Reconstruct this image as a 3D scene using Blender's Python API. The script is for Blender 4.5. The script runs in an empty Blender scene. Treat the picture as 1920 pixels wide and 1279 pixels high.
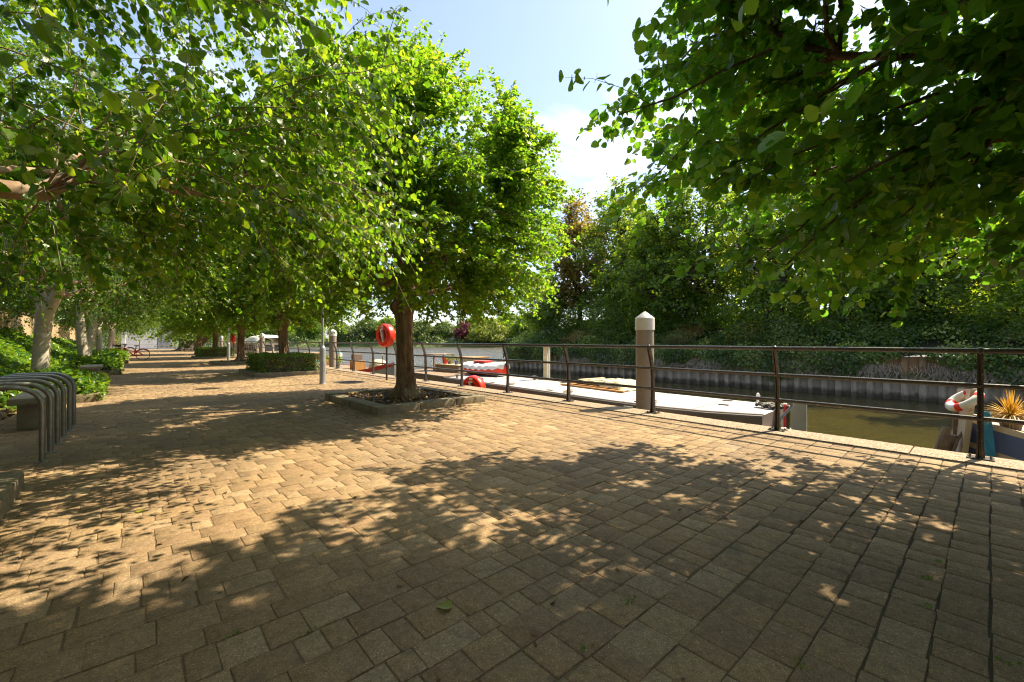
import bpy, bmesh, math, random
import numpy as np
from mathutils import Vector, Matrix

# ------------------------------------------------------------------ camera, sky, sun, exposure
scene = bpy.context.scene
COL = scene.collection
YAW = math.radians(41.7)
CS, SN = math.cos(YAW), math.sin(YAW)
EYE = 1.25
cam = bpy.data.cameras.new('camera')
cam_o = bpy.data.objects.new('camera', cam)
COL.objects.link(cam_o)
cam.sensor_width = 36; cam.lens = 15.0
cam.shift_y = -0.0008
cam.clip_start = 0.05; cam.clip_end = 3000
cam_o.location = (0, 0, EYE)
cam_o.rotation_euler = (math.radians(90), 0, -YAW)
scene.camera = cam_o

SUN_AZ, SUN_EL = math.radians(105.7), math.radians(52)
world = bpy.data.worlds.new('World'); scene.world = world; world.use_nodes = True
wn, wl = world.node_tree.nodes, world.node_tree.links
bg = wn['Background']; bg.inputs[1].default_value = 0.118
sky = wn.new('ShaderNodeTexSky'); sky.sky_type = 'NISHITA'; sky.sun_disc = False
sky.sun_elevation = SUN_EL; sky.sun_rotation = SUN_AZ; sky.air_density = 1.0; sky.dust_density = 1.2; sky.ozone_density = 1.5
tc = wn.new('ShaderNodeTexCoord'); sep = wn.new('ShaderNodeSeparateXYZ')
wl.new(tc.outputs['Generated'], sep.inputs[0])
def wmath(op, a, b=None):
    n = wn.new('ShaderNodeMath'); n.operation = op
    for i, v in enumerate((a, b)):
        if v is None: continue
        if isinstance(v, (int, float)): n.inputs[i].default_value = v
        else: wl.new(v, n.inputs[i])
    return n.outputs[0]
zz = wmath('ADD', wmath('MAXIMUM', sep.outputs[2], 0.0), 0.12)
comb = wn.new('ShaderNodeCombineXYZ')
wl.new(wmath('DIVIDE', sep.outputs[0], zz), comb.inputs[0]); wl.new(wmath('DIVIDE', sep.outputs[1], zz), comb.inputs[1])
cn = wn.new('ShaderNodeTexNoise'); cn.inputs['Scale'].default_value = 1.15; cn.inputs['Detail'].default_value = 7; cn.inputs['Roughness'].default_value = 0.52
cn.inputs['Distortion'].default_value = 0.35
mp = wn.new('ShaderNodeMapping'); mp.inputs['Scale'].default_value = (1.0, 2.0, 1); mp.inputs['Rotation'].default_value = (0, 0, 0.9); mp.inputs['Location'].default_value = (3.1, 1.7, 0)
wl.new(comb.outputs[0], mp.inputs[0]); wl.new(mp.outputs[0], cn.inputs['Vector'])
cr = wn.new('ShaderNodeValToRGB'); cr.color_ramp.elements[0].position = 0.49; cr.color_ramp.elements[1].position = 0.74
cr.color_ramp.elements[0].color = (0.10, 0.10, 0.10, 1)
wl.new(cn.outputs['Fac'], cr.inputs[0])
cm = wn.new('ShaderNodeMixRGB'); cm.inputs[2].default_value = (6.0, 6.2, 6.6, 1)
wl.new(cr.outputs[0], cm.inputs[0]); wl.new(sky.outputs[0], cm.inputs[1]); wl.new(cm.outputs[0], bg.inputs[0])

sun = bpy.data.lights.new('sun', 'SUN'); sun.energy = 5.0; sun.angle = math.radians(0.5); sun.color = (1.0, 0.86, 0.62)
sun_o = bpy.data.objects.new('sun', sun); COL.objects.link(sun_o)
to_sun = Vector((math.sin(SUN_AZ) * math.cos(SUN_EL), math.cos(SUN_AZ) * math.cos(SUN_EL), math.sin(SUN_EL)))
sun_o.rotation_euler = to_sun.to_track_quat('Z', 'Y').to_euler()
sun_o.location = to_sun * 60
scene.view_settings.view_transform = 'Standard'; scene.view_settings.look = 'None'
scene.view_settings.exposure = 1.32; scene.view_settings.gamma = 1.0
scene.render.engine = 'CYCLES'; scene.cycles.filter_width = 1.15
cy = scene.cycles
cy.max_bounces = 7; cy.diffuse_bounces = 4; cy.glossy_bounces = 3; cy.transmission_bounces = 4; cy.transparent_max_bounces = 4
cy.use_denoising = True; cy.sample_clamp_indirect = 8; cy.caustics_reflective = False; cy.caustics_refractive = False
try: cy.denoiser = 'OPENIMAGEDENOISE'
except Exception: pass

WATER = -1.8
random.seed(4); rng = np.random.default_rng(4)

def at(px, py, z=0.0):
    """a point of the place seen at a pixel of the 1920 wide photo, at height z"""
    d = (EYE - z) * 800.0 / (py - 638.0); xc = (px - 960.0) / 800.0 * d
    return (CS * xc + SN * d, -SN * xc + CS * d, z)

# ------------------------------------------------------------------ materials
MATS = {}
def nmat(name):
    m = bpy.data.materials.new(name); m.use_nodes = True
    nt = m.node_tree; b = nt.nodes['Principled BSDF']
    MATS[name] = m
    return m, nt, b
def N(nt, t, **k):
    n = nt.nodes.new(t)
    for a, v in k.items(): setattr(n, a, v)
    return n
def noise(nt, scale, detail=4, rough=0.55, vec=None, dist=0):
    n = N(nt, 'ShaderNodeTexNoise'); n.inputs['Scale'].default_value = scale; n.inputs['Detail'].default_value = detail
    n.inputs['Roughness'].default_value = rough; n.inputs['Distortion'].default_value = dist
    if vec is not None: nt.links.new(vec, n.inputs['Vector'])
    return n.outputs['Fac']
def coords(nt, scale=(1, 1, 1), kind='Object'):
    t = N(nt, 'ShaderNodeTexCoord'); m = N(nt, 'ShaderNodeMapping'); m.inputs['Scale'].default_value = scale
    nt.links.new(t.outputs[kind], m.inputs[0]); return m.outputs[0]
def ramp(nt, fac, stops):
    r = N(nt, 'ShaderNodeValToRGB'); e = r.color_ramp.elements
    while len(e) < len(stops): e.new(0.5)
    for i, (p, c) in enumerate(stops):
        e[i].position = p; e[i].color = (*c, 1) if len(c) == 3 else c
    nt.links.new(fac, r.inputs[0]); return r.outputs[0]
def mix(nt, fac, a, b, mode='MIX'):
    m = N(nt, 'ShaderNodeMixRGB', blend_type=mode)
    for i, v in enumerate((fac, a, b)):
        if isinstance(v, (int, float)): m.inputs[i].default_value = v
        elif isinstance(v, tuple): m.inputs[i].default_value = (*v, 1)
        else: nt.links.new(v, m.inputs[i])
    return m.outputs[0]
def bump(nt, b, h, strength=0.4, dist=0.01, prev=None):
    n = N(nt, 'ShaderNodeBump'); n.inputs['Strength'].default_value = strength; n.inputs['Distance'].default_value = dist
    nt.links.new(h, n.inputs['Height'])
    if prev is not None: nt.links.new(prev, n.inputs['Normal'])
    nt.links.new(n.outputs[0], b.inputs['Normal']); return n.outputs[0]
def simple(name, c1, c2=None, scale=6, rough=0.6, metal=0.0, bs=0.2, bd=0.004, sc=(1, 1, 1), spots=None):
    m, nt, b = nmat(name)
    v = coords(nt, sc)
    c2 = c2 or tuple(x * 0.75 for x in c1)
    f = noise(nt, scale, 6, 0.6, v)
    col = ramp(nt, f, [(0.3, c2), (0.7, c1)])
    if spots:
        f2 = noise(nt, scale * 3.3, 5, 0.6, v)
        col = mix(nt, ramp(nt, f2, [(0.60, (0, 0, 0)), (0.70, (1, 1, 1))]), col, spots)
    nt.links.new(col, b.inputs['Base Color'])
    b.inputs['Roughness'].default_value = rough; b.inputs['Metallic'].default_value = metal
    if bs: bump(nt, b, noise(nt, scale * 6, 5, 0.6, v), bs, bd)
    return m

def leaf_mat(name, stops, tstops, tfac=0.45, rough=0.42, veins=False):
    m, nt, b = nmat(name)
    a = N(nt, 'ShaderNodeAttribute', attribute_name='rnd')
    col = ramp(nt, a.outputs['Fac'], stops); tcol = ramp(nt, a.outputs['Fac'], tstops)
    if veins:
        uv = N(nt, 'ShaderNodeUVMap'); uv.uv_map = 'UVMap'
        s = N(nt, 'ShaderNodeSeparateXYZ'); nt.links.new(uv.outputs[0], s.inputs[0])
        def M(op, p, q=None):
            n = N(nt, 'ShaderNodeMath', operation=op)
            for i, v in enumerate((p, q)):
                if v is None: continue
                if isinstance(v, (int, float)): n.inputs[i].default_value = v
                else: nt.links.new(v, n.inputs[i])
            return n.outputs[0]
        ax = M('ABSOLUTE', s.outputs[0])
        w = M('ABSOLUTE', M('SINE', M('MULTIPLY', M('SUBTRACT', s.outputs[1], M('MULTIPLY', ax, 0.75)), 24.0)))
        side = M('LESS_THAN', w, 0.13); mid = M('LESS_THAN', ax, 0.018)
        vein = M('MAXIMUM', side, mid)
        dark = mix(nt, 1.0, col, (1.5, 1.45, 1.3), 'MULTIPLY')
        tdark = mix(nt, 1.0, tcol, (0.55, 0.6, 0.5), 'MULTIPLY')
        col = mix(nt, M('MULTIPLY', vein, 0.6), col, dark); tcol = mix(nt, M('MULTIPLY', vein, 0.8), tcol, tdark)
        bump(nt, b, w, 0.25, 0.002)
    nt.links.new(col, b.inputs['Base Color']); b.inputs['Roughness'].default_value = rough
    b.inputs['Specular IOR Level'].default_value = 0.35
    tr = N(nt, 'ShaderNodeBsdfTranslucent'); nt.links.new(tcol, tr.inputs[0])
    mx = N(nt, 'ShaderNodeMixShader'); mx.inputs[0].default_value = tfac
    nt.links.new(b.outputs[0], mx.inputs[1]); nt.links.new(tr.outputs[0], mx.inputs[2])
    nt.links.new(mx.outputs[0], nt.nodes['Material Output'].inputs[0])
    return m

def bark_mat(name, c1, c2, c3=None, scale=3.0, zs=0.25, bs=0.9, bd=0.03, peel=False):
    m, nt, b = nmat(name)
    v = coords(nt, (1, 1, zs))
    f = noise(nt, scale * 5, 7, 0.65, v, 0.6)
    col = ramp(nt, f, [(0.32, c2), (0.62, c1)])
    if c3:
        f3 = noise(nt, scale * 0.8, 3, 0.5, coords(nt, (1, 1, 0.6)))
        col = mix(nt, ramp(nt, f3, [(0.5, (0, 0, 0)), (0.66, (1, 1, 1))]), col, c3)
    if peel:
        f4 = noise(nt, 9, 6, 0.7, coords(nt, (0.5, 0.5, 4.0)))
        col = mix(nt, ramp(nt, f4, [(0.62, (0, 0, 0)), (0.68, (1, 1, 1))]), col, (0.10, 0.075, 0.055))
    nt.links.new(col, b.inputs['Base Color']); b.inputs['Roughness'].default_value = 0.85
    bump(nt, b, f, bs, bd)
    return m

m_leaf_main = leaf_mat('leaf_bright', [(0, (0.035, 0.085, 0.012)), (0.5, (0.06, 0.13, 0.018)), (0.93, (0.10, 0.18, 0.022)), (1, (0.24, 0.22, 0.03))],
                       [(0, (0.17, 0.40, 0.010)), (0.6, (0.34, 0.60, 0.018)), (1, (0.62, 0.74, 0.03))], 0.53, 0.38)
m_leaf_birch = leaf_mat('leaf_birch', [(0, (0.020, 0.060, 0.010)), (0.5, (0.046, 0.120, 0.018)), (1, (0.12, 0.21, 0.03))],
                        [(0, (0.13, 0.32, 0.008)), (0.6, (0.31, 0.56, 0.014)), (1, (0.60, 0.74, 0.03))], 0.5, 0.27, veins=True)
m_leaf_big = leaf_mat('leaf_broad', [(0, (0.050, 0.140, 0.025)), (0.6, (0.120, 0.260, 0.035)), (1, (0.20, 0.33, 0.04))],
                      [(0, (0.16, 0.42, 0.018)), (0.7, (0.32, 0.64, 0.030)), (1, (0.54, 0.74, 0.045))], 0.5, 0.27, veins=True)
m_leaf_dark = leaf_mat('leaf_dark', [(0, (0.040, 0.075, 0.018)), (0.6, (0.070, 0.125, 0.028)), (1, (0.16, 0.20, 0.04))],
                       [(0, (0.20, 0.36, 0.012)), (0.7, (0.42, 0.60, 0.025)), (1, (0.76, 0.80, 0.06))], 0.54)
m_leaf_bronze = leaf_mat('leaf_bronze', [(0, (0.09, 0.085, 0.022)), (0.6, (0.17, 0.15, 0.035)), (1, (0.28, 0.21, 0.05))],
                         [(0, (0.30, 0.24, 0.03)), (0.7, (0.50, 0.38, 0.05)), (1, (0.60, 0.44, 0.08))], 0.45)
m_leaf_far = leaf_mat('leaf_far', [(0, (0.05, 0.085, 0.03)), (0.6, (0.09, 0.14, 0.035)), (1, (0.18, 0.22, 0.05))],
                      [(0, (0.12, 0.20, 0.03)), (1, (0.34, 0.40, 0.06))], 0.35)
m_leaf_yellow = leaf_mat('leaf_yellow', [(0, (0.10, 0.14, 0.02)), (1, (0.26, 0.28, 0.04))], [(0, (0.28, 0.38, 0.03)), (1, (0.55, 0.58, 0.06))], 0.4)
m_leaf_red = leaf_mat('leaf_red', [(0, (0.07, 0.015, 0.02)), (1, (0.20, 0.05, 0.06))], [(0, (0.12, 0.02, 0.03)), (1, (0.35, 0.06, 0.08))], 0.3)
m_ivy = leaf_mat('leaf_ivy', [(0, (0.025, 0.075, 0.012)), (0.6, (0.065, 0.16, 0.016)), (1, (0.24, 0.34, 0.03))],
                 [(0, (0.14, 0.34, 0.010)), (1, (0.48, 0.62, 0.03))], 0.42, 0.28)
m_hedge = leaf_mat('leaf_hedge', [(0, (0.05, 0.12, 0.014)), (0.6, (0.12, 0.22, 0.022)), (1, (0.34, 0.38, 0.04))],
                   [(0, (0.10, 0.24, 0.010)), (1, (0.36, 0.44, 0.03))], 0.3, 0.35)
m_under = leaf_mat('leaf_under', [(0, (0.035, 0.075, 0.020)), (0.6, (0.095, 0.17, 0.040)), (1, (0.34, 0.38, 0.12))],
                   [(0, (0.12, 0.26, 0.015)), (1, (0.56, 0.66, 0.07))], 0.45, 0.25)
m_straw = leaf_mat('leaf_straw', [(0, (0.24, 0.15, 0.05)), (1, (0.42, 0.30, 0.10))], [(0, (0.2, 0.12, 0.03)), (1, (0.4, 0.28, 0.08))], 0.2, 0.7)
m_deadleaf = leaf_mat('leaf_dry', [(0, (0.09, 0.05, 0.025)), (0.6, (0.22, 0.12, 0.05)), (1, (0.42, 0.28, 0.10))], [(0, (0.1, 0.05, 0.02)), (1, (0.3, 0.18, 0.05))], 0.2, 0.7)
m_spike = leaf_mat('leaf_spike', [(0, (0.45, 0.27, 0.02)), (0.6, (0.72, 0.48, 0.05)), (1, (0.75, 0.60, 0.25))], [(0, (0.55, 0.22, 0.02)), (1, (0.8, 0.50, 0.06))], 0.3, 0.4)

m_bark = bark_mat('bark_brown', (0.27, 0.165, 0.085), (0.055, 0.034, 0.020), (0.17, 0.125, 0.06), 3.2, 0.22, 1.0, 0.05)
m_limb = bark_mat('bark_limb', (0.20, 0.115, 0.065), (0.06, 0.038, 0.024), None, 5, 0.5, 0.5, 0.01)
m_birch = bark_mat('bark_birch', (0.62, 0.56, 0.47), (0.46, 0.39, 0.31), (0.52, 0.36, 0.22), 2.0, 1.0, 0.35, 0.01, peel=True)
m_birchlimb = bark_mat('bark_birch_limb', (0.34, 0.23, 0.145), (0.20, 0.125, 0.08), (0.46, 0.37, 0.27), 3, 1.0, 0.3, 0.006)
m_barkdark = bark_mat('bark_dark', (0.10, 0.075, 0.05), (0.03, 0.022, 0.016), None, 1.2, 0.3, 0.8, 0.05)

def m_paving():
    m, nt, b = nmat('concrete_setts')
    a = N(nt, 'ShaderNodeAttribute', attribute_name='rnd')
    v = coords(nt)
    col = ramp(nt, a.outputs['Fac'], [(0, (0.195, 0.138, 0.082)), (0.12, (0.250, 0.164, 0.088)), (0.4, (0.285, 0.193, 0.100)), (0.7, (0.320, 0.219, 0.114)), (0.9, (0.36, 0.262, 0.152)), (1, (0.28, 0.160, 0.082))])
    grime = noise(nt, 0.55, 5, 0.6, v)
    col = mix(nt, ramp(nt, grime, [(0.40, (0, 0, 0)), (0.64, (0.62, 0.62, 0.62))]), col, (0.165, 0.120, 0.080))
    mot = noise(nt, 22, 6, 0.7, v)
    col = mix(nt, 0.75, col, ramp(nt, mot, [(0.3, (0.62, 0.60, 0.57)), (0.7, (1.25, 1.25, 1.24))]), 'MULTIPLY')
    vo = N(nt, 'ShaderNodeTexVoronoi'); vo.inputs['Scale'].default_value = 230; nt.links.new(v, vo.inputs['Vector'])
    sepc = N(nt, 'ShaderNodeSeparateColor'); nt.links.new(vo.outputs['Color'], sepc.inputs[0])
    agg = ramp(nt, sepc.outputs[0], [(0, (0.55, 0.53, 0.52)), (0.28, (0.92, 0.92, 0.92)), (0.78, (1.0, 1.0, 1.0)), (0.94, (1.35, 1.32, 1.28)), (1, (2.1, 2.05, 1.95))])
    col = mix(nt, 0.8, col, agg, 'MULTIPLY')
    vg = N(nt, 'ShaderNodeTexVoronoi'); vg.inputs['Scale'].default_value = 2.3; nt.links.new(v, vg.inputs['Vector'])
    col = mix(nt, ramp(nt, vg.outputs['Distance'], [(0.035, (0.7, 0.7, 0.7)), (0.05, (0, 0, 0))]), col, (0.06, 0.052, 0.045))
    st_ = noise(nt, 3.1, 7, 0.72, v)
    col = mix(nt, ramp(nt, st_, [(0.56, (0, 0, 0)), (0.66, (0.5, 0.5, 0.5))]), col, (0.12, 0.095, 0.068))
    pale = noise(nt, 1.6, 3, 0.5, v)
    col = mix(nt, ramp(nt, pale, [(0.70, (0, 0, 0)), (0.80, (0.35, 0.35, 0.35))]), col, (0.42, 0.36, 0.27))
    nt.links.new(col, b.inputs['Base Color']); b.inputs['Roughness'].default_value = 0.82
    b.inputs['Specular IOR Level'].default_value = 0.3
    n1 = bump(nt, b, vo.outputs['Distance'], 0.35, 0.004)
    n2 = bump(nt, b, mot, 0.5, 0.012, n1)
    bump(nt, b, noise(nt, 5.5, 3, 0.5, v), 0.5, 0.03, n2)
    return m
m_pave = m_paving()
def m_mortar():
    m, nt, b = nmat('joint_sand')
    v = coords(nt)
    tq = N(nt, 'ShaderNodeTexCoord'); sq = N(nt, 'ShaderNodeSeparateXYZ'); nt.links.new(tq.outputs['Object'], sq.inputs[0])
    my = N(nt, 'ShaderNodeMath', operation='MULTIPLY'); my.inputs[1].default_value = .9; nt.links.new(sq.outputs[1], my.inputs[0])
    sb2 = N(nt, 'ShaderNodeMath', operation='SUBTRACT'); nt.links.new(sq.outputs[0], sb2.inputs[0]); nt.links.new(my.outputs[0], sb2.inputs[1])
    mk = N(nt, 'ShaderNodeMapRange'); mk.inputs[1].default_value = 0.2; mk.inputs[2].default_value = 2.6; nt.links.new(sb2.outputs[0], mk.inputs[0])
    sandy = ramp(nt, noise(nt, 60, 5, 0.7, v), [(0.3, (0.13, 0.088, 0.048)), (0.7, (0.26, 0.18, 0.10))])
    mossy = ramp(nt, noise(nt, 60, 5, 0.7, v), [(0.3, (0.022, 0.018, 0.010)), (0.7, (0.085, 0.064, 0.032))])
    col = mix(nt, mk.outputs[0], sandy, mossy)
    col = mix(nt, ramp(nt, noise(nt, 2.2, 5, 0.6, v), [(0.56, (0, 0, 0)), (0.7, (0.6, 0.6, 0.6))]), col, (0.05, 0.065, 0.015))
    nt.links.new(col, b.inputs['Base Color']); b.inputs['Roughness'].default_value = 0.95
    bump(nt, b, noise(nt, 90, 4, 0.7, v), 0.8, 0.01)
    return m
m_joint = m_mortar()
def m_aggregate():
    m, nt, b = nmat('exposed_aggregate')
    v = coords(nt)
    vo = N(nt, 'ShaderNodeTexVoronoi'); vo.inputs['Scale'].default_value = 75; nt.links.new(v, vo.inputs['Vector'])
    sc_ = N(nt, 'ShaderNodeSeparateColor'); nt.links.new(vo.outputs['Color'], sc_.inputs[0])
    col = ramp(nt, sc_.outputs[0], [(0, (0.17, 0.10, 0.055)), (0.3, (0.33, 0.235, 0.14)), (0.6, (0.44, 0.33, 0.205)), (0.85, (0.58, 0.49, 0.36)), (1, (0.13, 0.09, 0.06))])
    edge = ramp(nt, vo.outputs['Distance'], [(0.30, (1, 1, 1)), (0.75, (0.35, 0.33, 0.3))])
    col = mix(nt, 0.9, col, edge, 'MULTIPLY')
    nt.links.new(col, b.inputs['Base Color']); b.inputs['Roughness'].default_value = 0.8
    inv = N(nt, 'ShaderNodeMath', operation='SUBTRACT'); inv.inputs[0].default_value = 1.0; nt.links.new(vo.outputs['Distance'], inv.inputs[1])
    bump(nt, b, inv.outputs[0], 0.8, 0.006)
    return m
m_agg = m_aggregate()
m_soil = simple('soil', (0.075, 0.050, 0.032), (0.025, 0.017, 0.011), 14, 0.95, 0, 0.9, 0.03)
m_kerb = simple('kerb_stone', (0.27, 0.215, 0.135), (0.14, 0.115, 0.07), 7, 0.85, 0, 0.7, 0.012, spots=(0.10, 0.105, 0.045))
m_conc = simple('weathered_concrete', (0.34, 0.29, 0.20), (0.22, 0.19, 0.13), 4, 0.85, 0, 0.5, 0.01, spots=(0.13, 0.12, 0.07))
m_quaywall = simple('quay_concrete', (0.20, 0.17, 0.12), (0.09, 0.08, 0.055), 1.2, 0.9, 0, 0.6, 0.02)
def m_railpaint():
    m, nt, b = nmat('railing_paint')
    v = coords(nt)
    col = ramp(nt, noise(nt, 9, 6, 0.65, v), [(0.35, (0.022, 0.018, 0.015)), (0.65, (0.055, 0.042, 0.032))])
    chips = ramp(nt, noise(nt, 38, 5, 0.7, v), [(0.60, (0, 0, 0)), (0.66, (1, 1, 1))])
    col = mix(nt, chips, col, (0.42, 0.30, 0.20))
    nt.links.new(col, b.inputs['Base Color']); b.inputs['Roughness'].default_value = 0.30; b.inputs['Specular IOR Level'].default_value = 0.8
    bump(nt, b, noise(nt, 60, 4, 0.6, v), 0.15, 0.002)
    return m
m_rail = m_railpaint()
m_steel = simple('galvanised_steel', (0.34, 0.33, 0.31), (0.20, 0.195, 0.19), 8, 0.42, 0.75, 0.15, 0.001)
m_lampgrey = simple('lamp_grey_paint', (0.33, 0.33, 0.34), (0.27, 0.27, 0.28), 5, 0.38, 0.3, 0.05, 0.001)
m_bolt = simple('bolt_dark', (0.05, 0.045, 0.04), None, 20, 0.5, 0.6, 0)
m_pile = simple('pile_coating', (0.34, 0.275, 0.22), (0.24, 0.185, 0.145), 1.6, 0.55, 0, 0.15, 0.004, (1, 1, 0.35), spots=(0.26, 0.23, 0.20))
m_pilecap = simple('pile_cap_white', (0.74, 0.70, 0.66), (0.60, 0.565, 0.52), 3, 0.45, 0, 0.08, 0.002)
m_orange = simple('orange_red_plastic', (0.78, 0.038, 0.010), (0.62, 0.028, 0.008), 5, 0.32, 0, 0.04, 0.001)
m_orangedk = simple('red_recess', (0.42, 0.022, 0.010), None, 5, 0.4, 0, 0)
m_white = simple('white_plastic', (0.80, 0.78, 0.74), (0.64, 0.62, 0.58), 4, 0.45, 0, 0.06, 0.002)
m_rope = simple('rope', (0.66, 0.60, 0.48), (0.40, 0.35, 0.26), 60, 0.9, 0, 0.6, 0.004)
m_ropedark = simple('rope_dark', (0.045, 0.05, 0.055), None, 60, 0.9, 0, 0.6, 0.004)
m_bargetop = simple('barge_deck_paint', (0.47, 0.43, 0.405), (0.39, 0.355, 0.33), 1.5, 0.6, 0, 0.12, 0.003, spots=(0.50, 0.46, 0.43))
m_bargeside = simple('barge_side_paint', (0.165, 0.130, 0.108), (0.12, 0.094, 0.078), 1.5, 0.55, 0, 0.1, 0.003)
m_timber = simple('deck_timber', (0.30, 0.21, 0.13), (0.17, 0.115, 0.07), 3, 0.8, 0, 0.6, 0.006, (8, 1, 1))
m_timberor = simple('timber_orange', (0.52, 0.26, 0.07), (0.34, 0.16, 0.045), 3, 0.6, 0, 0.4, 0.004, (6, 1, 1))
m_bleached = simple('bleached_timber', (0.68, 0.60, 0.42), (0.44, 0.37, 0.22), 5, 0.85, 0, 0.6, 0.006, (6, 1, 1))
m_redpaint = simple('red_boat_paint', (0.60, 0.025, 0.020), (0.44, 0.018, 0.016), 2, 0.35, 0, 0.05, 0.002)
m_bluepaint = simple('blue_boat_paint', (0.115, 0.155, 0.32), (0.085, 0.115, 0.25), 2, 0.4, 0, 0.06, 0.002)
m_cream = simple('cream_boat_paint', (0.62, 0.52, 0.38), (0.46, 0.36, 0.25), 2.5, 0.5, 0, 0.15, 0.003, spots=(0.32, 0.20, 0.11))
m_teal = simple('teal_paint', (0.05, 0.22, 0.20), (0.03, 0.15, 0.14), 3, 0.45, 0, 0.06, 0.002)
m_tarp = simple('blue_cover', (0.05, 0.34, 0.62), (0.03, 0.22, 0.46), 5, 0.6, 0, 0.5, 0.01)
m_rust = simple('rusty_iron', (0.30, 0.22, 0.165), (0.15, 0.105, 0.08), 9, 0.85, 0.1, 0.8, 0.01)
m_greyhull = simple('grey_hull_paint', (0.36, 0.36, 0.32), (0.27, 0.27, 0.24), 1.5, 0.5, 0, 0.08, 0.003)
m_glass = simple('dark_glass', (0.03, 0.035, 0.04), None, 3, 0.06, 0, 0)
m_render = simple('pale_render', (0.50, 0.47, 0.46), (0.38, 0.36, 0.35), 0.7, 0.85, 0, 0.1, 0.01)
m_renderdk = simple('grey_pillar', (0.22, 0.20, 0.22), None, 1, 0.7, 0, 0)
m_redfence = simple('orange_brown_boards', (0.42, 0.20, 0.07), (0.28, 0.13, 0.05), 3, 0.8, 0, 0.4, 0.01)
m_paling = simple('grey_palings', (0.50, 0.36, 0.24), (0.32, 0.23, 0.15), 5, 0.85, 0, 0.4, 0.01)
m_tyre = simple('black_rubber', (0.025, 0.025, 0.025), None, 5, 0.7, 0, 0)
m_bikered = simple('bicycle_red', (0.68, 0.025, 0.025), (0.60, 0.02, 0.02), 5, 0.3, 0, 0)
m_iron = simple('cast_iron_cover', (0.045, 0.040, 0.036), (0.028, 0.025, 0.022), 8, 0.7, 0.3, 0.3, 0.003)
m_root = simple('dead_roots', (0.50, 0.43, 0.33), (0.28, 0.24, 0.18), 4, 0.9, 0, 0.3, 0.01)
m_bankgrass = simple('far_bank_grass', (0.12, 0.16, 0.045), (0.07, 0.10, 0.03), 0.2, 0.95, 0, 0.3, 0.1)
m_earth = simple('bank_earth', (0.055, 0.048, 0.025), (0.022, 0.020, 0.012), 1.2, 0.95, 0, 0.8, 0.1)
m_sign = simple('sign_blue_text', (0.06, 0.12, 0.5), None, 3, 0.5, 0, 0)
def m_brickwall():
    m, nt, b = nmat('yellow_stock_brick')
    t = N(nt, 'ShaderNodeTexCoord'); s = N(nt, 'ShaderNodeSeparateXYZ'); nt.links.new(t.outputs['Object'], s.inputs[0])
    c = N(nt, 'ShaderNodeCombineXYZ'); nt.links.new(s.outputs[1], c.inputs[0]); nt.links.new(s.outputs[2], c.inputs[1])
    br = N(nt, 'ShaderNodeTexBrick'); br.inputs['Scale'].default_value = 1; br.inputs['Brick Width'].default_value = 0.225
    br.inputs['Row Height'].default_value = 0.075; br.inputs['Mortar Size'].default_value = 0.006
    br.inputs['Color1'].default_value = (0.52, 0.37, 0.20, 1); br.inputs['Color2'].default_value = (0.42, 0.28, 0.15, 1); br.inputs['Mortar'].default_value = (0.40, 0.34, 0.25, 1)
    nt.links.new(c.outputs[0], br.inputs['Vector'])
    col = mix(nt, 0.6, br.outputs['Color'], ramp(nt, noise(nt, 3, 5, 0.6, coords(nt)), [(0.3, (0.6, 0.58, 0.55)), (0.7, (1.15, 1.15, 1.1))]), 'MULTIPLY')
    nt.links.new(col, b.inputs['Base Color']); b.inputs['Roughness'].default_value = 0.9
    bump(nt, b, br.outputs['Fac'], -0.5, 0.01)
    return m
m_brick = m_brickwall()
def m_sheetpile():
    m, nt, b = nmat('sheet_pile_steel')
    t = N(nt, 'ShaderNodeTexCoord'); s = N(nt, 'ShaderNodeSeparateXYZ'); nt.links.new(t.outputs['Object'], s.inputs[0])
    v = coords(nt, (1, 1, 0.3))
    ad = N(nt, 'ShaderNodeMath', operation='ADD'); nt.links.new(s.outputs[2], ad.inputs[0])
    sc_ = N(nt, 'ShaderNodeMath', operation='MULTIPLY'); nt.links.new(noise(nt, 2.5, 4, 0.6, coords(nt)), sc_.inputs[0]); sc_.inputs[1].default_value = 0.5
    nt.links.new(sc_.outputs[0], ad.inputs[1])
    mr = N(nt, 'ShaderNodeMapRange'); mr.inputs[1].default_value = -1.8; mr.inputs[2].default_value = 1.0; nt.links.new(ad.outputs[0], mr.inputs[0])
    col = ramp(nt, mr.outputs[0], [(0, (0.05, 0.045, 0.03)), (0.16, (0.10, 0.085, 0.055)), (0.24, (0.36, 0.30, 0.235)), (0.42, (0.30, 0.24, 0.17)), (0.55, (0.13, 0.13, 0.05)), (0.66, (0.34, 0.20, 0.09)), (1, (0.20, 0.11, 0.05))])
    col = mix(nt, 0.8, col, ramp(nt, noise(nt, 6, 6, 0.7, v), [(0.3, (0.5, 0.5, 0.5)), (0.7, (1.2, 1.2, 1.2))]), 'MULTIPLY')
    nt.links.new(col, b.inputs['Base Color']); b.inputs['Roughness'].default_value = 0.8
    bump(nt, b, noise(nt, 10, 5, 0.7, v), 0.6, 0.02)
    return m
m_sheet = m_sheetpile()
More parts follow.
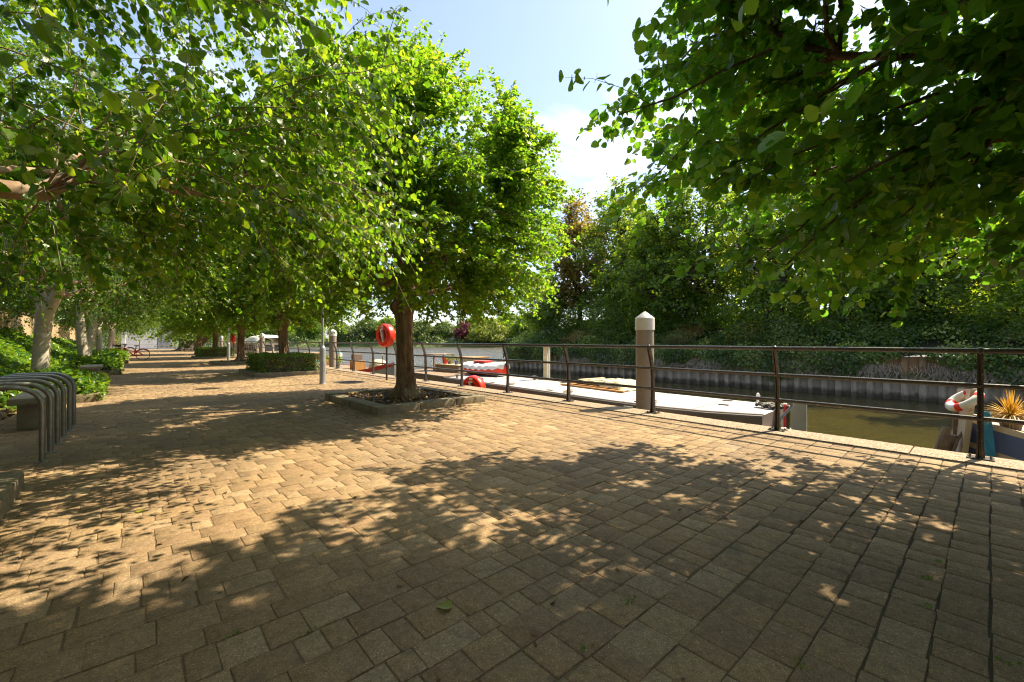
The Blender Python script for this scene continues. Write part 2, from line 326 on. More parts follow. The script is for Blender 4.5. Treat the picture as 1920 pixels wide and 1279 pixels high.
def m_waterf():
    m, nt, b = nmat('river_water')
    v = coords(nt, (1, 1, 1)); v2 = coords(nt, (0.55, 1.3, 1))
    f = noise(nt, 0.15, 4, 0.6, v)
    nt.links.new(ramp(nt, f, [(0.3, (0.034, 0.029, 0.008)), (0.7, (0.066, 0.054, 0.014))]), b.inputs['Base Color'])
    b.inputs['IOR'].default_value = 1.33; b.inputs['Specular IOR Level'].default_value = 0.6
    t = N(nt, 'ShaderNodeTexCoord'); s = N(nt, 'ShaderNodeSeparateXYZ'); nt.links.new(t.outputs['Object'], s.inputs[0])
    mr = N(nt, 'ShaderNodeMapRange'); mr.inputs[1].default_value = 24; mr.inputs[2].default_value = 60; nt.links.new(s.outputs[1], mr.inputs[0])
    mr.inputs[3].default_value = 0.16; mr.inputs[4].default_value = 2.2
    mq = N(nt, 'ShaderNodeMapRange'); mq.inputs[1].default_value = 24; mq.inputs[2].default_value = 70; mq.inputs[3].default_value = 0.04; mq.inputs[4].default_value = 0.34; nt.links.new(s.outputs[1], mq.inputs[0]); nt.links.new(mq.outputs[0], b.inputs['Roughness'])
    hh = N(nt, 'ShaderNodeMath', operation='MULTIPLY'); nt.links.new(noise(nt, 1.1, 6, 0.6, v2, 0.4), hh.inputs[0]); nt.links.new(mr.outputs[0], hh.inputs[1])
    n1 = bump(nt, b, hh.outputs[0], 1.0, 0.55)
    bump(nt, b, noise(nt, 4.5, 4, 0.6, v2, 0.3), 0.8, 0.045, n1)
    return m
m_water = m_waterf()

# ------------------------------------------------------------------ mesh helpers
class MB:
    def __init__(s): s.v = []; s.f = []
    def add(s, vs, fs):
        o = len(s.v); s.v += [tuple(p) for p in vs]; s.f += [tuple(i + o for i in f) for f in fs]; return s
    def box(s, x0, x1, y0, y1, z0, z1, bev=0.0, M=None):
        bm = bmesh.new(); bmesh.ops.create_cube(bm, size=1)
        for v in bm.verts: v.co = Vector(((x0 + x1) / 2 + v.co.x * (x1 - x0), (y0 + y1) / 2 + v.co.y * (y1 - y0), (z0 + z1) / 2 + v.co.z * (z1 - z0)))
        if bev: bmesh.ops.bevel(bm, geom=list(bm.edges), offset=bev, segments=2, profile=0.6, affect='EDGES')
        if M is not None: bm.transform(M)
        bm.verts.index_update()
        s.add([v.co[:] for v in bm.verts], [[v.index for v in f.verts] for f in bm.faces]); bm.free(); return s
    def tube(s, pts, r, n=8, closed=False, caps=True):
        pts = [Vector(p) for p in pts]; k = len(pts)
        rs = r if isinstance(r, (list, tuple)) else [r] * k
        vs = []; ref = None
        for i, p in enumerate(pts):
            if closed: t = pts[(i + 1) % k] - pts[i - 1]
            else: t = pts[min(i + 1, k - 1)] - pts[max(i - 1, 0)]
            t.normalize()
            if ref is None: ref = t.orthogonal().normalized()
            ref = (ref - t * ref.dot(t))
            if ref.length < 1e-6: ref = t.orthogonal()
            ref.normalize(); bi = t.cross(ref)
            for j in range(n):
                a = 2 * math.pi * j / n
                vs.append(p + (ref * math.cos(a) + bi * math.sin(a)) * rs[i])
        fs = []
        for i in range(k if closed else k - 1):
            for j in range(n):
                a, b_ = i * n + j, i * n + (j + 1) % n; c, d = ((i + 1) % k) * n + (j + 1) % n, ((i + 1) % k) * n + j
                fs.append((a, b_, c, d))
        if caps and not closed: fs += [tuple(range(n - 1, -1, -1)), tuple(range((k - 1) * n, k * n))]
        s.add(vs, fs); return s
    def lathe(s, prof, n=20, c=(0, 0), M=None):
        vs = []; fs = []; k = len(prof)
        for r, z in prof:
            for j in range(n):
                a = 2 * math.pi * j / n; vs.append(Vector((c[0] + r * math.cos(a), c[1] + r * math.sin(a), z)))
        if M is not None: vs = [M @ v for v in vs]
        for i in range(k - 1):
            for j in range(n): fs.append((i * n + j, i * n + (j + 1) % n, (i + 1) * n + (j + 1) % n, (i + 1) * n + j))
        fs += [tuple(range(n - 1, -1, -1)), tuple(range((k - 1) * n, k * n))]
        s.add(vs, fs); return s
    def sphere(s, c, r, M=None):
        bm = bmesh.new(); bmesh.ops.create_uvsphere(bm, u_segments=12, v_segments=8, radius=1)
        rr = r if isinstance(r, tuple) else (r, r, r)
        for v in bm.verts: v.co = Vector((c[0] + v.co.x * rr[0], c[1] + v.co.y * rr[1], c[2] + v.co.z * rr[2]))
        bm.verts.index_update(); s.add([v.co[:] for v in bm.verts], [[v.index for v in f.verts] for f in bm.faces]); bm.free(); return s
    def build(s, name, mat, parent=None, smooth=False, loc=None, angle=None):
        me = bpy.data.meshes.new(name); me.from_pydata(s.v, [], s.f); me.materials.append(mat)
        if smooth:
            me.polygons.foreach_set('use_smooth', [True] * len(me.polygons))
            try: me.set_sharp_from_angle(angle=math.radians(angle or 40))
            except Exception: pass
        o = bpy.data.objects.new(name, me); COL.objects.link(o)
        if parent is not None: o.parent = parent
        if loc: o.location = loc
        return o

def np_mesh(name, V, F, mat, parent=None, rnd=None, uv=None, smooth=False):
    """V (n,3) float, F (m,k) int"""
    me = bpy.data.meshes.new(name); V = np.ascontiguousarray(V, dtype=np.float32); F = np.ascontiguousarray(F, dtype=np.int32)
    me.vertices.add(len(V)); me.vertices.foreach_set('co', V.ravel())
    k = F.shape[1]; me.loops.add(F.size); me.polygons.add(len(F))
    me.loops.foreach_set('vertex_index', F.ravel()); me.polygons.foreach_set('loop_start', np.arange(0, F.size, k, dtype=np.int32))
    me.update(calc_edges=True)
    if smooth: me.polygons.foreach_set('use_smooth', np.ones(len(F), bool))
    if rnd is not None:
        at_ = me.attributes.new('rnd', 'FLOAT', 'POINT'); at_.data.foreach_set('value', np.ascontiguousarray(rnd, dtype=np.float32))
    if uv is not None:
        l = me.uv_layers.new(name='UVMap'); l.data.foreach_set('uv', np.ascontiguousarray(uv[F.ravel()], dtype=np.float32).ravel())
    me.materials.append(mat)
    o = bpy.data.objects.new(name, me); COL.objects.link(o)
    if parent is not None: o.parent = parent
    return o

def tag(o, label=None, cat=None, group=None, kind=None):
    if label: o['label'] = label
    if cat: o['category'] = cat
    if group: o['group'] = group
    if kind: o['kind'] = kind
    return o
def thing(name, label, cat, loc=(0, 0, 0), rz=0.0, group=None):
    o = bpy.data.objects.new(name, None); COL.objects.link(o); o.location = loc; o.rotation_euler = (0, 0, rz)
    o.empty_display_size = 0.3
    return tag(o, label, cat, group)
def dup(root, loc, rz, label, scale=None):
    r = root.copy(); COL.objects.link(r); r.location = loc; r.rotation_euler = (0, 0, rz); r['label'] = label
    if scale: r.scale = scale
    for ch in list(root.children):
        c = ch.copy(); COL.objects.link(c); c.parent = r
        for g in list(ch.children):
            d = g.copy(); COL.objects.link(d); d.parent = c
    return r

# ---- leaves
LT = {}
def tmpl(name, pts, quads): LT[name] = (np.array(pts, float), np.array(quads, int))
tmpl('low', [(0, 0, 0), (-.38, .45, .07), (0, 1, -.05), (.38, .45, .07)], [(0, 3, 2, 1)])
tmpl('mid', [(0, 0, 0), (-.30, .22, .05), (-.40, .5, .07), (-.22, .8, .03), (0, 1.0, -.06), (.22, .8, .03), (.40, .5, .07), (.30, .22, .05), (0, .5, 0.0), (0, .25, 0)],
     [(0, 7, 9, 9), (0, 9, 9, 1), (9, 7, 6, 8), (1, 9, 8, 2), (8, 6, 5, 4), (2, 8, 4, 3)])
LT['mid'] = (LT['mid'][0], np.array([(0, 7, 6, 8), (0, 8, 2, 1), (8, 6, 5, 4), (8, 4, 3, 2)]))
def serr(width, n=6, base=.1):
    L = []
    for i in range(n + 1):
        t = i / n; w = width * (math.sin(math.pi * min(1, t ** 0.75 * 1.0)) ** 0.7 if 0 < t < 1 else 0)
        L.append((w, t))
    pts = []; mids = []
    prof = []
    for i in range(n):
        w0, t0 = L[i]; w1, t1 = L[i + 1]
        prof.append((w0, t0)); prof.append(((w0 + w1) / 2 * 1.10 + 0.012, (t0 + t1) / 2 + 0.03))
    prof.append((0, 1.0))
    k = len(prof)
    V = [(0, t * 1.0, -0.10 * t * t) for w, t in prof]
    V += [(-w, t, 0.10 * w / width - 0.10 * t * t) for w, t in prof]
    V += [(w, t, 0.10 * w / width - 0.10 * t * t) for w, t in prof]
    Q = []
    for i in range(k - 1):
        Q.append((i, i + 1, k + i + 1, k + i)); Q.append((i, 2 * k + i, 2 * k + i + 1, i + 1))
    return V, Q
tmpl('blade', [(-.03, 0, 0), (.03, 0, 0), (.02, .6, .05), (0, 1, -.02)], [(0, 1, 2, 3)])
V_, Q_ = serr(0.46, 6); tmpl('broad', V_, Q_)
V_, Q_ = serr(0.36, 4); tmpl('birch', V_, Q_)

def nrm(a): return a / np.maximum(np.linalg.norm(a, axis=-1, keepdims=True), 1e-9)
def leaf_mesh(name, P, D, Nn, S, t, mat, parent=None, r=rng, uv=False, kind_rnd=None):
    P = np.asarray(P, float); n = len(P)
    T, Q = LT[t]
    Yv = nrm(D); Xv = nrm(np.cross(Yv, Nn)); Zv = np.cross(Xv, Yv)
    S = np.broadcast_to(S, (n,))[:, None, None]
    wv = (0.85 + 0.3 * r.random(n))[:, None, None]
    V = P[:, None, :] + S * (T[None, :, 0:1] * wv * Xv[:, None, :] + T[None, :, 1:2] * Yv[:, None, :] + T[None, :, 2:3] * Zv[:, None, :])
    F = Q[None] + (np.arange(n) * len(T))[:, None, None]
    rn = r.random(n) if kind_rnd is None else kind_rnd
    return np_mesh(name, V.reshape(-1, 3), F.reshape(-1, Q.shape[1]), mat, parent, np.repeat(rn, len(T)),
                   np.tile(T[:, :2], (n, 1)) if uv else None)

def np_tubes(A, R, n=4):
    """A (N,M,3) polylines, R (N,M) radii -> V,F"""
    Nn, M, _ = A.shape
    T = np.gradient(A, axis=1); T = nrm(T)
    up = np.where(np.abs(T[..., 2:3]) > 0.9, np.array([1., 0, 0]), np.array([0, 0, 1.]))
    U = nrm(np.cross(T, up)); W = np.cross(T, U)
    an = np.arange(n) * 2 * np.pi / n
    V = A[:, :, None, :] + R[:, :, None, None] * (U[:, :, None, :] * np.cos(an)[None, None, :, None] + W[:, :, None, :] * np.sin(an)[None, None, :, None])
    idx = np.arange(Nn * M * n).reshape(Nn, M, n)
    a = idx[:, :-1, :]; b = np.roll(a, -1, 2); d = idx[:, 1:, :]; c = np.roll(d, -1, 2)
    return V.reshape(-1, 3), np.stack([a, b, c, d], -1).reshape(-1, 4)

def bez(P0, P1, P2, M):
    t = np.linspace(0, 1, M)[None, :, None]
    return (1 - t) ** 2 * P0[:, None] + 2 * t * (1 - t) * P1[:, None] + t * t * P2[:, None]

def crown(profile, n_limb, n_br, n_tw, n_lf, twig_len, leaf, tpl, fork, r, droop=0.35, squash=None, hang=0.3, fill=0.35, keep=None, uv=False, limb_r=0.07, lobes=0.14, up_bias=0.25, br_r=0.016, minz=None):
    """returns (limb tubes, twig tubes, leaf arrays). profile = list of (z, radius)"""
    pz = np.array([p[0] for p in profile]); pr = np.array([p[1] for p in profile])
    ph = r.random(6) * 6.28
    def rad(z, a):
        base = np.interp(z, pz, pr)
        return base * (1 + lobes * np.sin(2 * a + ph[0] + z) + lobes * .8 * np.sin(3 * a + ph[1] - 1.3 * z) + lobes * 0.6 * np.sin(5 * a + ph[2] + 2.1 * z))
    fork = np.array(fork, float)
    la = np.arange(n_limb) * 2 * np.pi / n_limb * 1.618 * 1.0 + r.random(n_limb) * .5
    lz = pz[0] + (pz[-1] - pz[0]) * (0.15 + 0.75 * (np.arange(n_limb) + .5) / n_limb)
    lr = rad(lz, la) * 0.78
    L2 = np.stack([lr * np.cos(la), lr * np.sin(la), lz], 1)
    L0 = np.repeat(fork[None], n_limb, 0) + r.normal(0, .05, (n_limb, 3)); L0[:, 2] += np.linspace(0, 0.5, n_limb)
    hd = lz - L0[:, 2]
    L1 = L0 + np.stack([(L2[:, 0]) * .55, L2[:, 1] * .55, np.maximum(hd * .35, .25 + 0 * hd)], 1)
    LM = 9; LP = bez(L0, L1, L2, LM); LP[:, 1:-1] += r.normal(0, .05, (n_limb, LM - 2, 3))
    if keep is not None:
        ok = keep(LP[:, -1]) & keep(LP[:, 6]); LP = LP[ok]; n_limb = len(LP)
    LR = limb_r * (1 - 0.8 * np.linspace(0, 1, LM))[None] * (0.7 + .5 * r.random((n_limb, 1)))
    # branches
    zs = np.linspace(pz[0], pz[-1], 60); w = np.interp(zs, pz, pr) ** 1.5 + 1e-3; cdf = np.cumsum(w) / w.sum()
    z = np.interp(r.random(n_br), cdf, zs); a = r.random(n_br) * 2 * np.pi
    rho = 1 - fill * r.random(n_br) ** 1.3
    R_ = rad(z, a) * rho
    T = np.stack([R_ * np.cos(a), R_ * np.sin(a), z], 1)
    flat = LP[:, 2:].reshape(-1, 3)
    dd = np.linalg.norm(T[:, None] - flat[None], axis=2) + 0.9 * np.maximum(0, flat[None, :, 2] - T[:, None, 2] + .2) + 1.3 * np.maximum(0, np.linalg.norm(flat[None, :, :2], axis=2) - np.linalg.norm(T[:, None, :2], axis=2))
    if keep is not None:
        ok = keep(T); T = T[ok]; dd = dd[ok]; n_br = len(T)
    S0 = flat[dd.argmin(1)]
    C = S0 * .5 + T * .5; C[:, 2] += up_bias * np.linalg.norm(T - S0, axis=1)
    BM = 7; BP = bez(S0, C, T, BM); BP[:, 1:-1] += r.normal(0, .03, (n_br, BM - 2, 3))
    BR = br_r * (1 - .75 * np.linspace(0, 1, BM))[None] * np.ones((n_br, 1))
    # twigs
    nt = n_br * n_tw; bi = np.repeat(np.arange(n_br), n_tw); tt = 0.30 + 0.70 * r.random(nt) ** 0.8
    fi = tt * (BM - 1); i0 = np.minimum(fi.astype(int), BM - 2); fr = (fi - i0)[:, None]
    W0 = BP[bi, i0] * (1 - fr) + BP[bi, i0 + 1] * fr
    bd = nrm(BP[bi, -1] - BP[bi, 0]); out = W0.copy(); out[:, 2] *= 0; out = nrm(out)
    d = nrm(bd * .6 + out * .5 + r.normal(0, .62, (nt, 3)) + np.array([0, 0, .15]))
    ln = twig_len * (0.55 + .8 * r.random(nt))[:, None]
    W1 = W0 + d * ln * .55; W2 = W0 + d * ln; W2[:, 2] -= droop * ln[:, 0]
    if minz is not None:
        ok = W2[:, 2] > minz; W0, W1, W2, d = W0[ok], W1[ok], W2[ok], d[ok]; nt = len(W0)
    if keep is not None:
        ok = keep(W2) & keep(W1); W0, W1, W2, d = W0[ok], W1[ok], W2[ok], d[ok]; nt = len(W0)
    WM = 4; WP = bez(W0, W1, W2, WM)
    WR = 0.0030 * (1 - .7 * np.linspace(0, 1, WM))[None] * np.ones((nt, 1)) * (twig_len / .5) ** .5
    # leaves
    nl = nt * n_lf; ti = np.repeat(np.arange(nt), n_lf); tl = np.tile((np.arange(n_lf) + .6) / n_lf, nt)
    tl = np.clip(tl + r.normal(0, .06, nl), 0.08, 1.0); tl = tl[:, None]
    P = (1 - tl) ** 2 * W0[ti] + 2 * tl * (1 - tl) * W1[ti] + tl * tl * W2[ti]
    tang = nrm(W2[ti] - W0[ti]); sgn = np.where(np.tile(np.arange(n_lf), nt) % 2 == 0, 1., -1.)[:, None]
    side = nrm(np.cross(tang, np.array([0, 0, 1.]) + r.normal(0, .25, (nl, 3)))) * sgn
    D = nrm(tang * .5 + side * .8 + r.normal(0, .35, (nl, 3)) + np.array([0, 0, -hang]))
    P = P + D * leaf * .25
    Nv = nrm(np.array([0, 0, 1.]) + r.normal(0, .75, (nl, 3)) + 0.35 * nrm(P - np.array([0, 0, pz.mean()])))
    S = leaf * np.clip(np.exp(r.normal(-.08, .26, nl)), .45, 1.5)
    if keep is not None:
        ok = keep(P); P, D, Nv, S = P[ok], D[ok], Nv[ok], S[ok]
    return (LP, LR, BP, BR, WP, WR, P, D, Nv, S)

def build_tree(root, c, mat_leaf, mat_limb, tpl, r, uv=False, twigs=True, trunk=None, mat_trunk=None, limb_sides=7):
    LP, LR, BP, BR, WP, WR, P, D, Nv, S = c
    V1, F1 = np_tubes(LP, LR, limb_sides); V2, F2 = np_tubes(BP, BR, 4)
    Vs, Fs = [V1, V2], [F1, F2 + len(V1)]
    if twigs:
        V3, F3 = np_tubes(WP, WR, 3); Vs.append(V3); Fs.append(F3 + len(V1) + len(V2))
    np_mesh('branches', np.concatenate(Vs), np.concatenate(Fs), mat_limb, root, smooth=True)
    leaf_mesh('crown', P, D, Nv, S, tpl, mat_leaf, root, r, uv=uv)

def trunk_mesh(root, pts, rad, mat, n=18, gnarl=0.07, seed=1, flare=True, sub=6, name='trunk', burls=()):
    r = np.random.default_rng(seed)
    pts = np.array(pts, float); rad = np.array(rad, float); k = len(pts)
    t = np.linspace(0, k - 1, (k - 1) * sub + 1)
    A = np.stack([np.interp(t, range(k), pts[:, i]) for i in range(3)], 1); R = np.interp(t, range(k), rad)
    an = np.arange(n) * 2 * np.pi / n
    rows = []
    p1, p2, p3 = r.random(3) * 6.28
    h0 = A[0, 2]
    for i in range(len(A)):
        h = A[i, 2] - h0
        rr = R[i] * (1 + gnarl * np.sin(3 * an + p1 + h * .8) + gnarl * .8 * np.sin(5 * an + p2 - h * 1.4) + gnarl * .6 * np.sin(8 * an + p3 + .5 * h))
        if flare: rr = rr * (1 + 0.75 * math.exp(-h / 0.16) * (0.75 + 0.35 * np.sin(5 * an + p1)))
        rr = rr + r.normal(0, R[i] * .012, n)
        for bz, ba, amp, wz in burls: rr = rr + amp * math.exp(-((A[i, 2] - bz) / wz) ** 2) * np.exp(-((np.angle(np.exp(1j * (an - ba)))) / .55) ** 2)
        rows.append(np.stack([A[i, 0] + rr * np.cos(an), A[i, 1] + rr * np.sin(an), np.full(n, A[i, 2])], 1))
    V = np.array(rows).reshape(-1, 3); idx = np.arange(len(V)).reshape(len(A), n)
    a = idx[:-1]; b = np.roll(a, -1, 1); d = idx[1:]; c = np.roll(d, -1, 1)
    return np_mesh(name, V, np.stack([a, b, c, d], -1).reshape(-1, 4), mat, root, smooth=True)

# ================================================================== SETTING
# water and land sheets
wb = MB(); wb.add([(-500, -300, WATER), (900, -300, WATER), (900, 900, WATER), (-500, 900, WATER)], [(0, 1, 2, 3)])
tag(wb.build('water', m_water), kind='structure')
gb = MB(); gb.box(-400, 6.8, -40, 78, -4, -0.035)
tag(gb.build('ground', m_joint), kind='structure')
qb = MB(); qb.box(6.8, 6.86, -40, 78, -4, -0.16)
tag(qb.build('quay_wall', m_quaywall), 'mossy concrete river wall under the near quay edge', 'wall')

# paving of tumbled setts, courses run towards the water
def paving():
    r = np.random.default_rng(11)
    x0, x1 = -3.3, 6.34; y = -5.0
    L = []
    while y < 77.5:
        w = r.choice([0.145, 0.165, 0.165, 0.20]) * (1.0 if y < 30 else 1.25)
        x = x0 - r.random() * .2
        while x < x1:
            l = r.choice([0.11, 0.16, 0.19, 0.22, 0.26]) * (1.0 if y < 30 else 1.5)
            xe = min(x + l, x1)
            if xe > x0 and xe - max(x, x0) > .03: L.append((max(x, x0), xe, y, y + w))
            x += l
        y += w
    L = np.array(L); n = len(L)
    g = 0.0020 + 0.0022 * r.random((n, 1)) ** 2
    X = np.stack([L[:, 0], L[:, 1], L[:, 1], L[:, 0]], 1); Y = np.stack([L[:, 2], L[:, 2], L[:, 3], L[:, 3]], 1)
    cx = X.mean(1, keepdims=True); cyy = Y.mean(1, keepdims=True)
    sx = np.array([[1, -1, -1, 1]]); sy = np.array([[1, 1, -1, -1]])
    sh = r.normal(0, .0022, (n, 1)); Y = Y + sh
    X = X + sx * g + r.normal(0, .0022, (n, 4)); gy = g + 0.0012 * np.clip((X.mean(1, keepdims=True) - Y.mean(1, keepdims=True) * .9 - .6) / 2.2, 0, 1)
    Y = Y + sy * gy + r.normal(0, .0026, (n, 4))
    tx = r.normal(0, .0045, (n, 1)); ty = r.normal(0, .0045, (n, 1)); h = r.normal(0, .0008, (n, 1))
    und = 0.0014 * np.sin(cx * 1.7 + cyy * .9) + 0.0009 * np.sin(cyy * 2.1 - cx)
    zt = h + und + tx * (X - cx) + ty * (Y - cyy)
    b = 0.0028 + .0015 * r.random((n, 1))
    Vb = np.stack([X, Y, np.full_like(X, -0.034)], 2)
    Ve = np.stack([X, Y, zt - .0026], 2)
    Vt = np.stack([X + sx * b, Y + sy * b, zt], 2)
    V = np.concatenate([Vb, Ve, Vt], 1)
    base = (np.arange(n) * 12)[:, None, None]
    q = []
    for i in range(4):
        j = (i + 1) % 4
        q.append((i, j, 4 + j, 4 + i)); q.append((4 + i, 4 + j, 8 + j, 8 + i))
    q.append((8, 9, 10, 11))
    F = np.array(q)[None] + base
    patch = 0.5 + .5 * np.sin(cx[:, 0] * .9 + 1) * np.sin(cyy[:, 0] * .7)
    rn = np.clip(r.random(n) * .8 + .2 * patch, 0, 1)
    return np_mesh('pavement', V.reshape(-1, 3), F.reshape(-1, 4), m_pave, None, np.repeat(rn, 12))
tag(paving(), kind='structure')
js = MB(); js.add([(-3.3, -5, -.0050), (6.35, -5, -.0050), (6.35, 77.5, -.0050), (-3.3, 77.5, -.0050)], [(0, 1, 2, 3)])
tag(js.build('pavement_joints', m_joint), kind='structure')
cp = MB(); y = -12.0; rr_ = random.Random(3)
while y < 78:
    l = 1.8; cp.box(6.36, 6.84, y + .004, y + l - .004, -0.15, 0.012 + rr_.uniform(-.002, .002), 0.012); y += l
tag(cp.build('quay_kerb', m_agg), kind='structure')
# loose grit, dead leaves and moss in the joints
def litter():
    r = np.random.default_rng(5); n = 900
    P = np.stack([r.uniform(-3, 6.3, n), r.uniform(.6, 16, n), np.full(n, .006)], 1)
    k = 500
    P[:k, 0] = 4.2 + np.sign(r.normal(size=k)) * (1.28 + np.abs(r.normal(0, .18, k))); P[:k, 1] = 8.1 + r.uniform(-1.5, 1.5, k)
    D = r.normal(0, 1, (n, 3)); D[:, 2] *= .15
    Nn = np.array([0, 0, 1.]) + r.normal(0, .3, (n, 3))
    o = leaf_mesh('leaf_litter', P, D, Nn, .018 + .03 * r.random(n) ** 2, 'mid', m_deadleaf, None, r)
    tag(o, 'small dry brown leaf flecks scattered over the setts', 'leaf litter', kind='stuff')
litter()
def one_leaf(px, py, ang, mat, s, label):
    x, y_, _ = at(px, py); 
    o = leaf_mesh('fallen_leaf', [(0, 0, .008)], np.array([[math.cos(ang), math.sin(ang), .1]]), np.array([[0, .2, 1.]]), s, 'broad', mat, None, rng, uv=True, kind_rnd=np.array([.95]))
    o.location = (x, y_, 0); tag(o, label, 'leaf')
one_leaf(849, 1142, 2.3, m_leaf_yellow, .075, 'single yellow green fallen leaf lying on the dark shaded setts')
one_leaf(259, 963, 1.0, m_leaf_yellow, .06, 'small yellow leaf fallen on the sunlit setts')
def weeds():
    r = np.random.default_rng(8); P = []; 
    for px, py in [(440, 790 + 400), (1180 + 0, 1125), (1760, 1055), (1735, 1135), (1740, 1085), (1890, 1240), (1080 - 500, 1187), (1500, 1245), (1330, 905), (1430, 880), (1100, 1213)]:
        c = at(px, py)
        for k in range(14): P.append((c[0] + r.normal(0, .02), c[1] + r.normal(0, .012), 0))
    P = np.array(P); n = len(P); D = r.normal(0, .6, (n, 3)); D[:, 2] = .6
    tag(leaf_mesh('joint_weeds', P, D, np.array([0, 0, 1.]) + r.normal(0, .4, (n, 3)), .006 + .009 * r.random(n), 'mid', m_ivy, None, r), 'tiny green weed tufts growing in the paving joints', 'weeds', kind='stuff')
weeds()
x, y_, _ = at(660, 717.5)
cv = MB(); cv.lathe([(0.0, .004), (0.30, .004), (0.325, .004), (0.33, .008), (0.335, .012), (.35, .012), (.36, .006), (.36, -.02)], 40)
for i in range(-5, 6):
    h = math.sqrt(max(0, .28 ** 2 - (i * .05) ** 2)); cv.box(-h, h, i * .05 - .012, i * .05 + .012, .003, .0115)
tag(cv.build('manhole_cover', m_iron, loc=(x, y_, 0)), 'round dark iron access cover set in the sunlit paving beyond the planter', 'manhole cover')

# far bank terrain on the creek's other side
BX = 29.3; BY1 = 33.9
def terrain():
    r = np.random.default_rng(2)
    xs = np.concatenate([np.linspace(BX + .35, 40, 16), np.linspace(42, 300, 20)]); ys = np.concatenate([np.linspace(-60, BY1 - .3, 50)])
    X, Y = np.meshgrid(xs, ys, indexing='ij')
    Z = 0.35 + np.clip((X - BX - .5) / 5.0, 0, 1) ** .8 * 2.0 + .18 * np.sin(X * 1.3 + Y * .6) + .15 * np.sin(Y * 1.1)
    Z[:, -1] = -2.0
    V = np.stack([X, Y, Z], -1).reshape(-1, 3); idx = np.arange(len(V)).reshape(X.shape)
    F = np.stack([idx[:-1, :-1], idx[1:, :-1], idx[1:, 1:], idx[:-1, 1:]], -1).reshape(-1, 4)
    tag(np_mesh('terrain', V, F, m_earth, smooth=True), kind='structure')
terrain()
def sheet_wall():
    b = MB(); pts = []
    y = -45.0; p = .66; jr = random.Random(8)
    def run(f, s0, s1):
        s = s0; out = []
        while s < s1:
            j = jr.uniform(-.02, .02); w_ = jr.uniform(-.03, .03); out += [f(s, j), f(s + p * (.30 + w_), j), f(s + p * (.42 + w_), .20 + j), f(s + p * .88, .20)]; s += p * jr.uniform(.96, 1.05)
        return out
    pts = run(lambda s, o: (BX + o, s), -45, BY1 - .66) + [(BX, BY1)] + run(lambda s, o: (s, BY1 - o), BX + .1, BX + 60)
    vs = []; fs = []
    for q in pts: vs += [(q[0], q[1], -2.6), (q[0], q[1], .42)]
    for i in range(len(pts) - 1): fs.append((2 * i, 2 * i + 2, 2 * i + 3, 2 * i + 1))
    b.add(vs, fs)
    w = b.build('sheet_pile_wall', m_sheet)
    md = w.modifiers.new('solid', 'SOLIDIFY'); md.thickness = 0.02
    tag(w, 'rusty corrugated steel sheet piling holding back the overgrown far bank', 'river wall')
sheet_wall()
# far side of the open river
def far_land():
    pts = []
    pxs = [-2200, -900, 0, 300, 560, 700, 830, 960, 1100, 1500]; ds = [330, 260, 215, 205, 200, 192, 186, 180, 176, 175]
    vs = []; fs = []
    for px, d in zip(pxs, ds):
        for k, (dd, z) in enumerate([(0, -2.2), (3, -0.6), (9, 1.4), (14, 1.9), (120, 3.0), (600, 6.0)]):
            D = d + dd; xc = (px - 960) / 800 * D
            vs.append((CS * xc + SN * D, -SN * xc + CS * D, z))
    for i in range(len(pxs) - 1):
        for k in range(5): a = i * 6 + k; fs.append((a, a + 6, a + 7, a + 1))
    tag(MB().add(vs, fs).build('far_shore', m_bankgrass, smooth=True), kind='structure')
far_land()

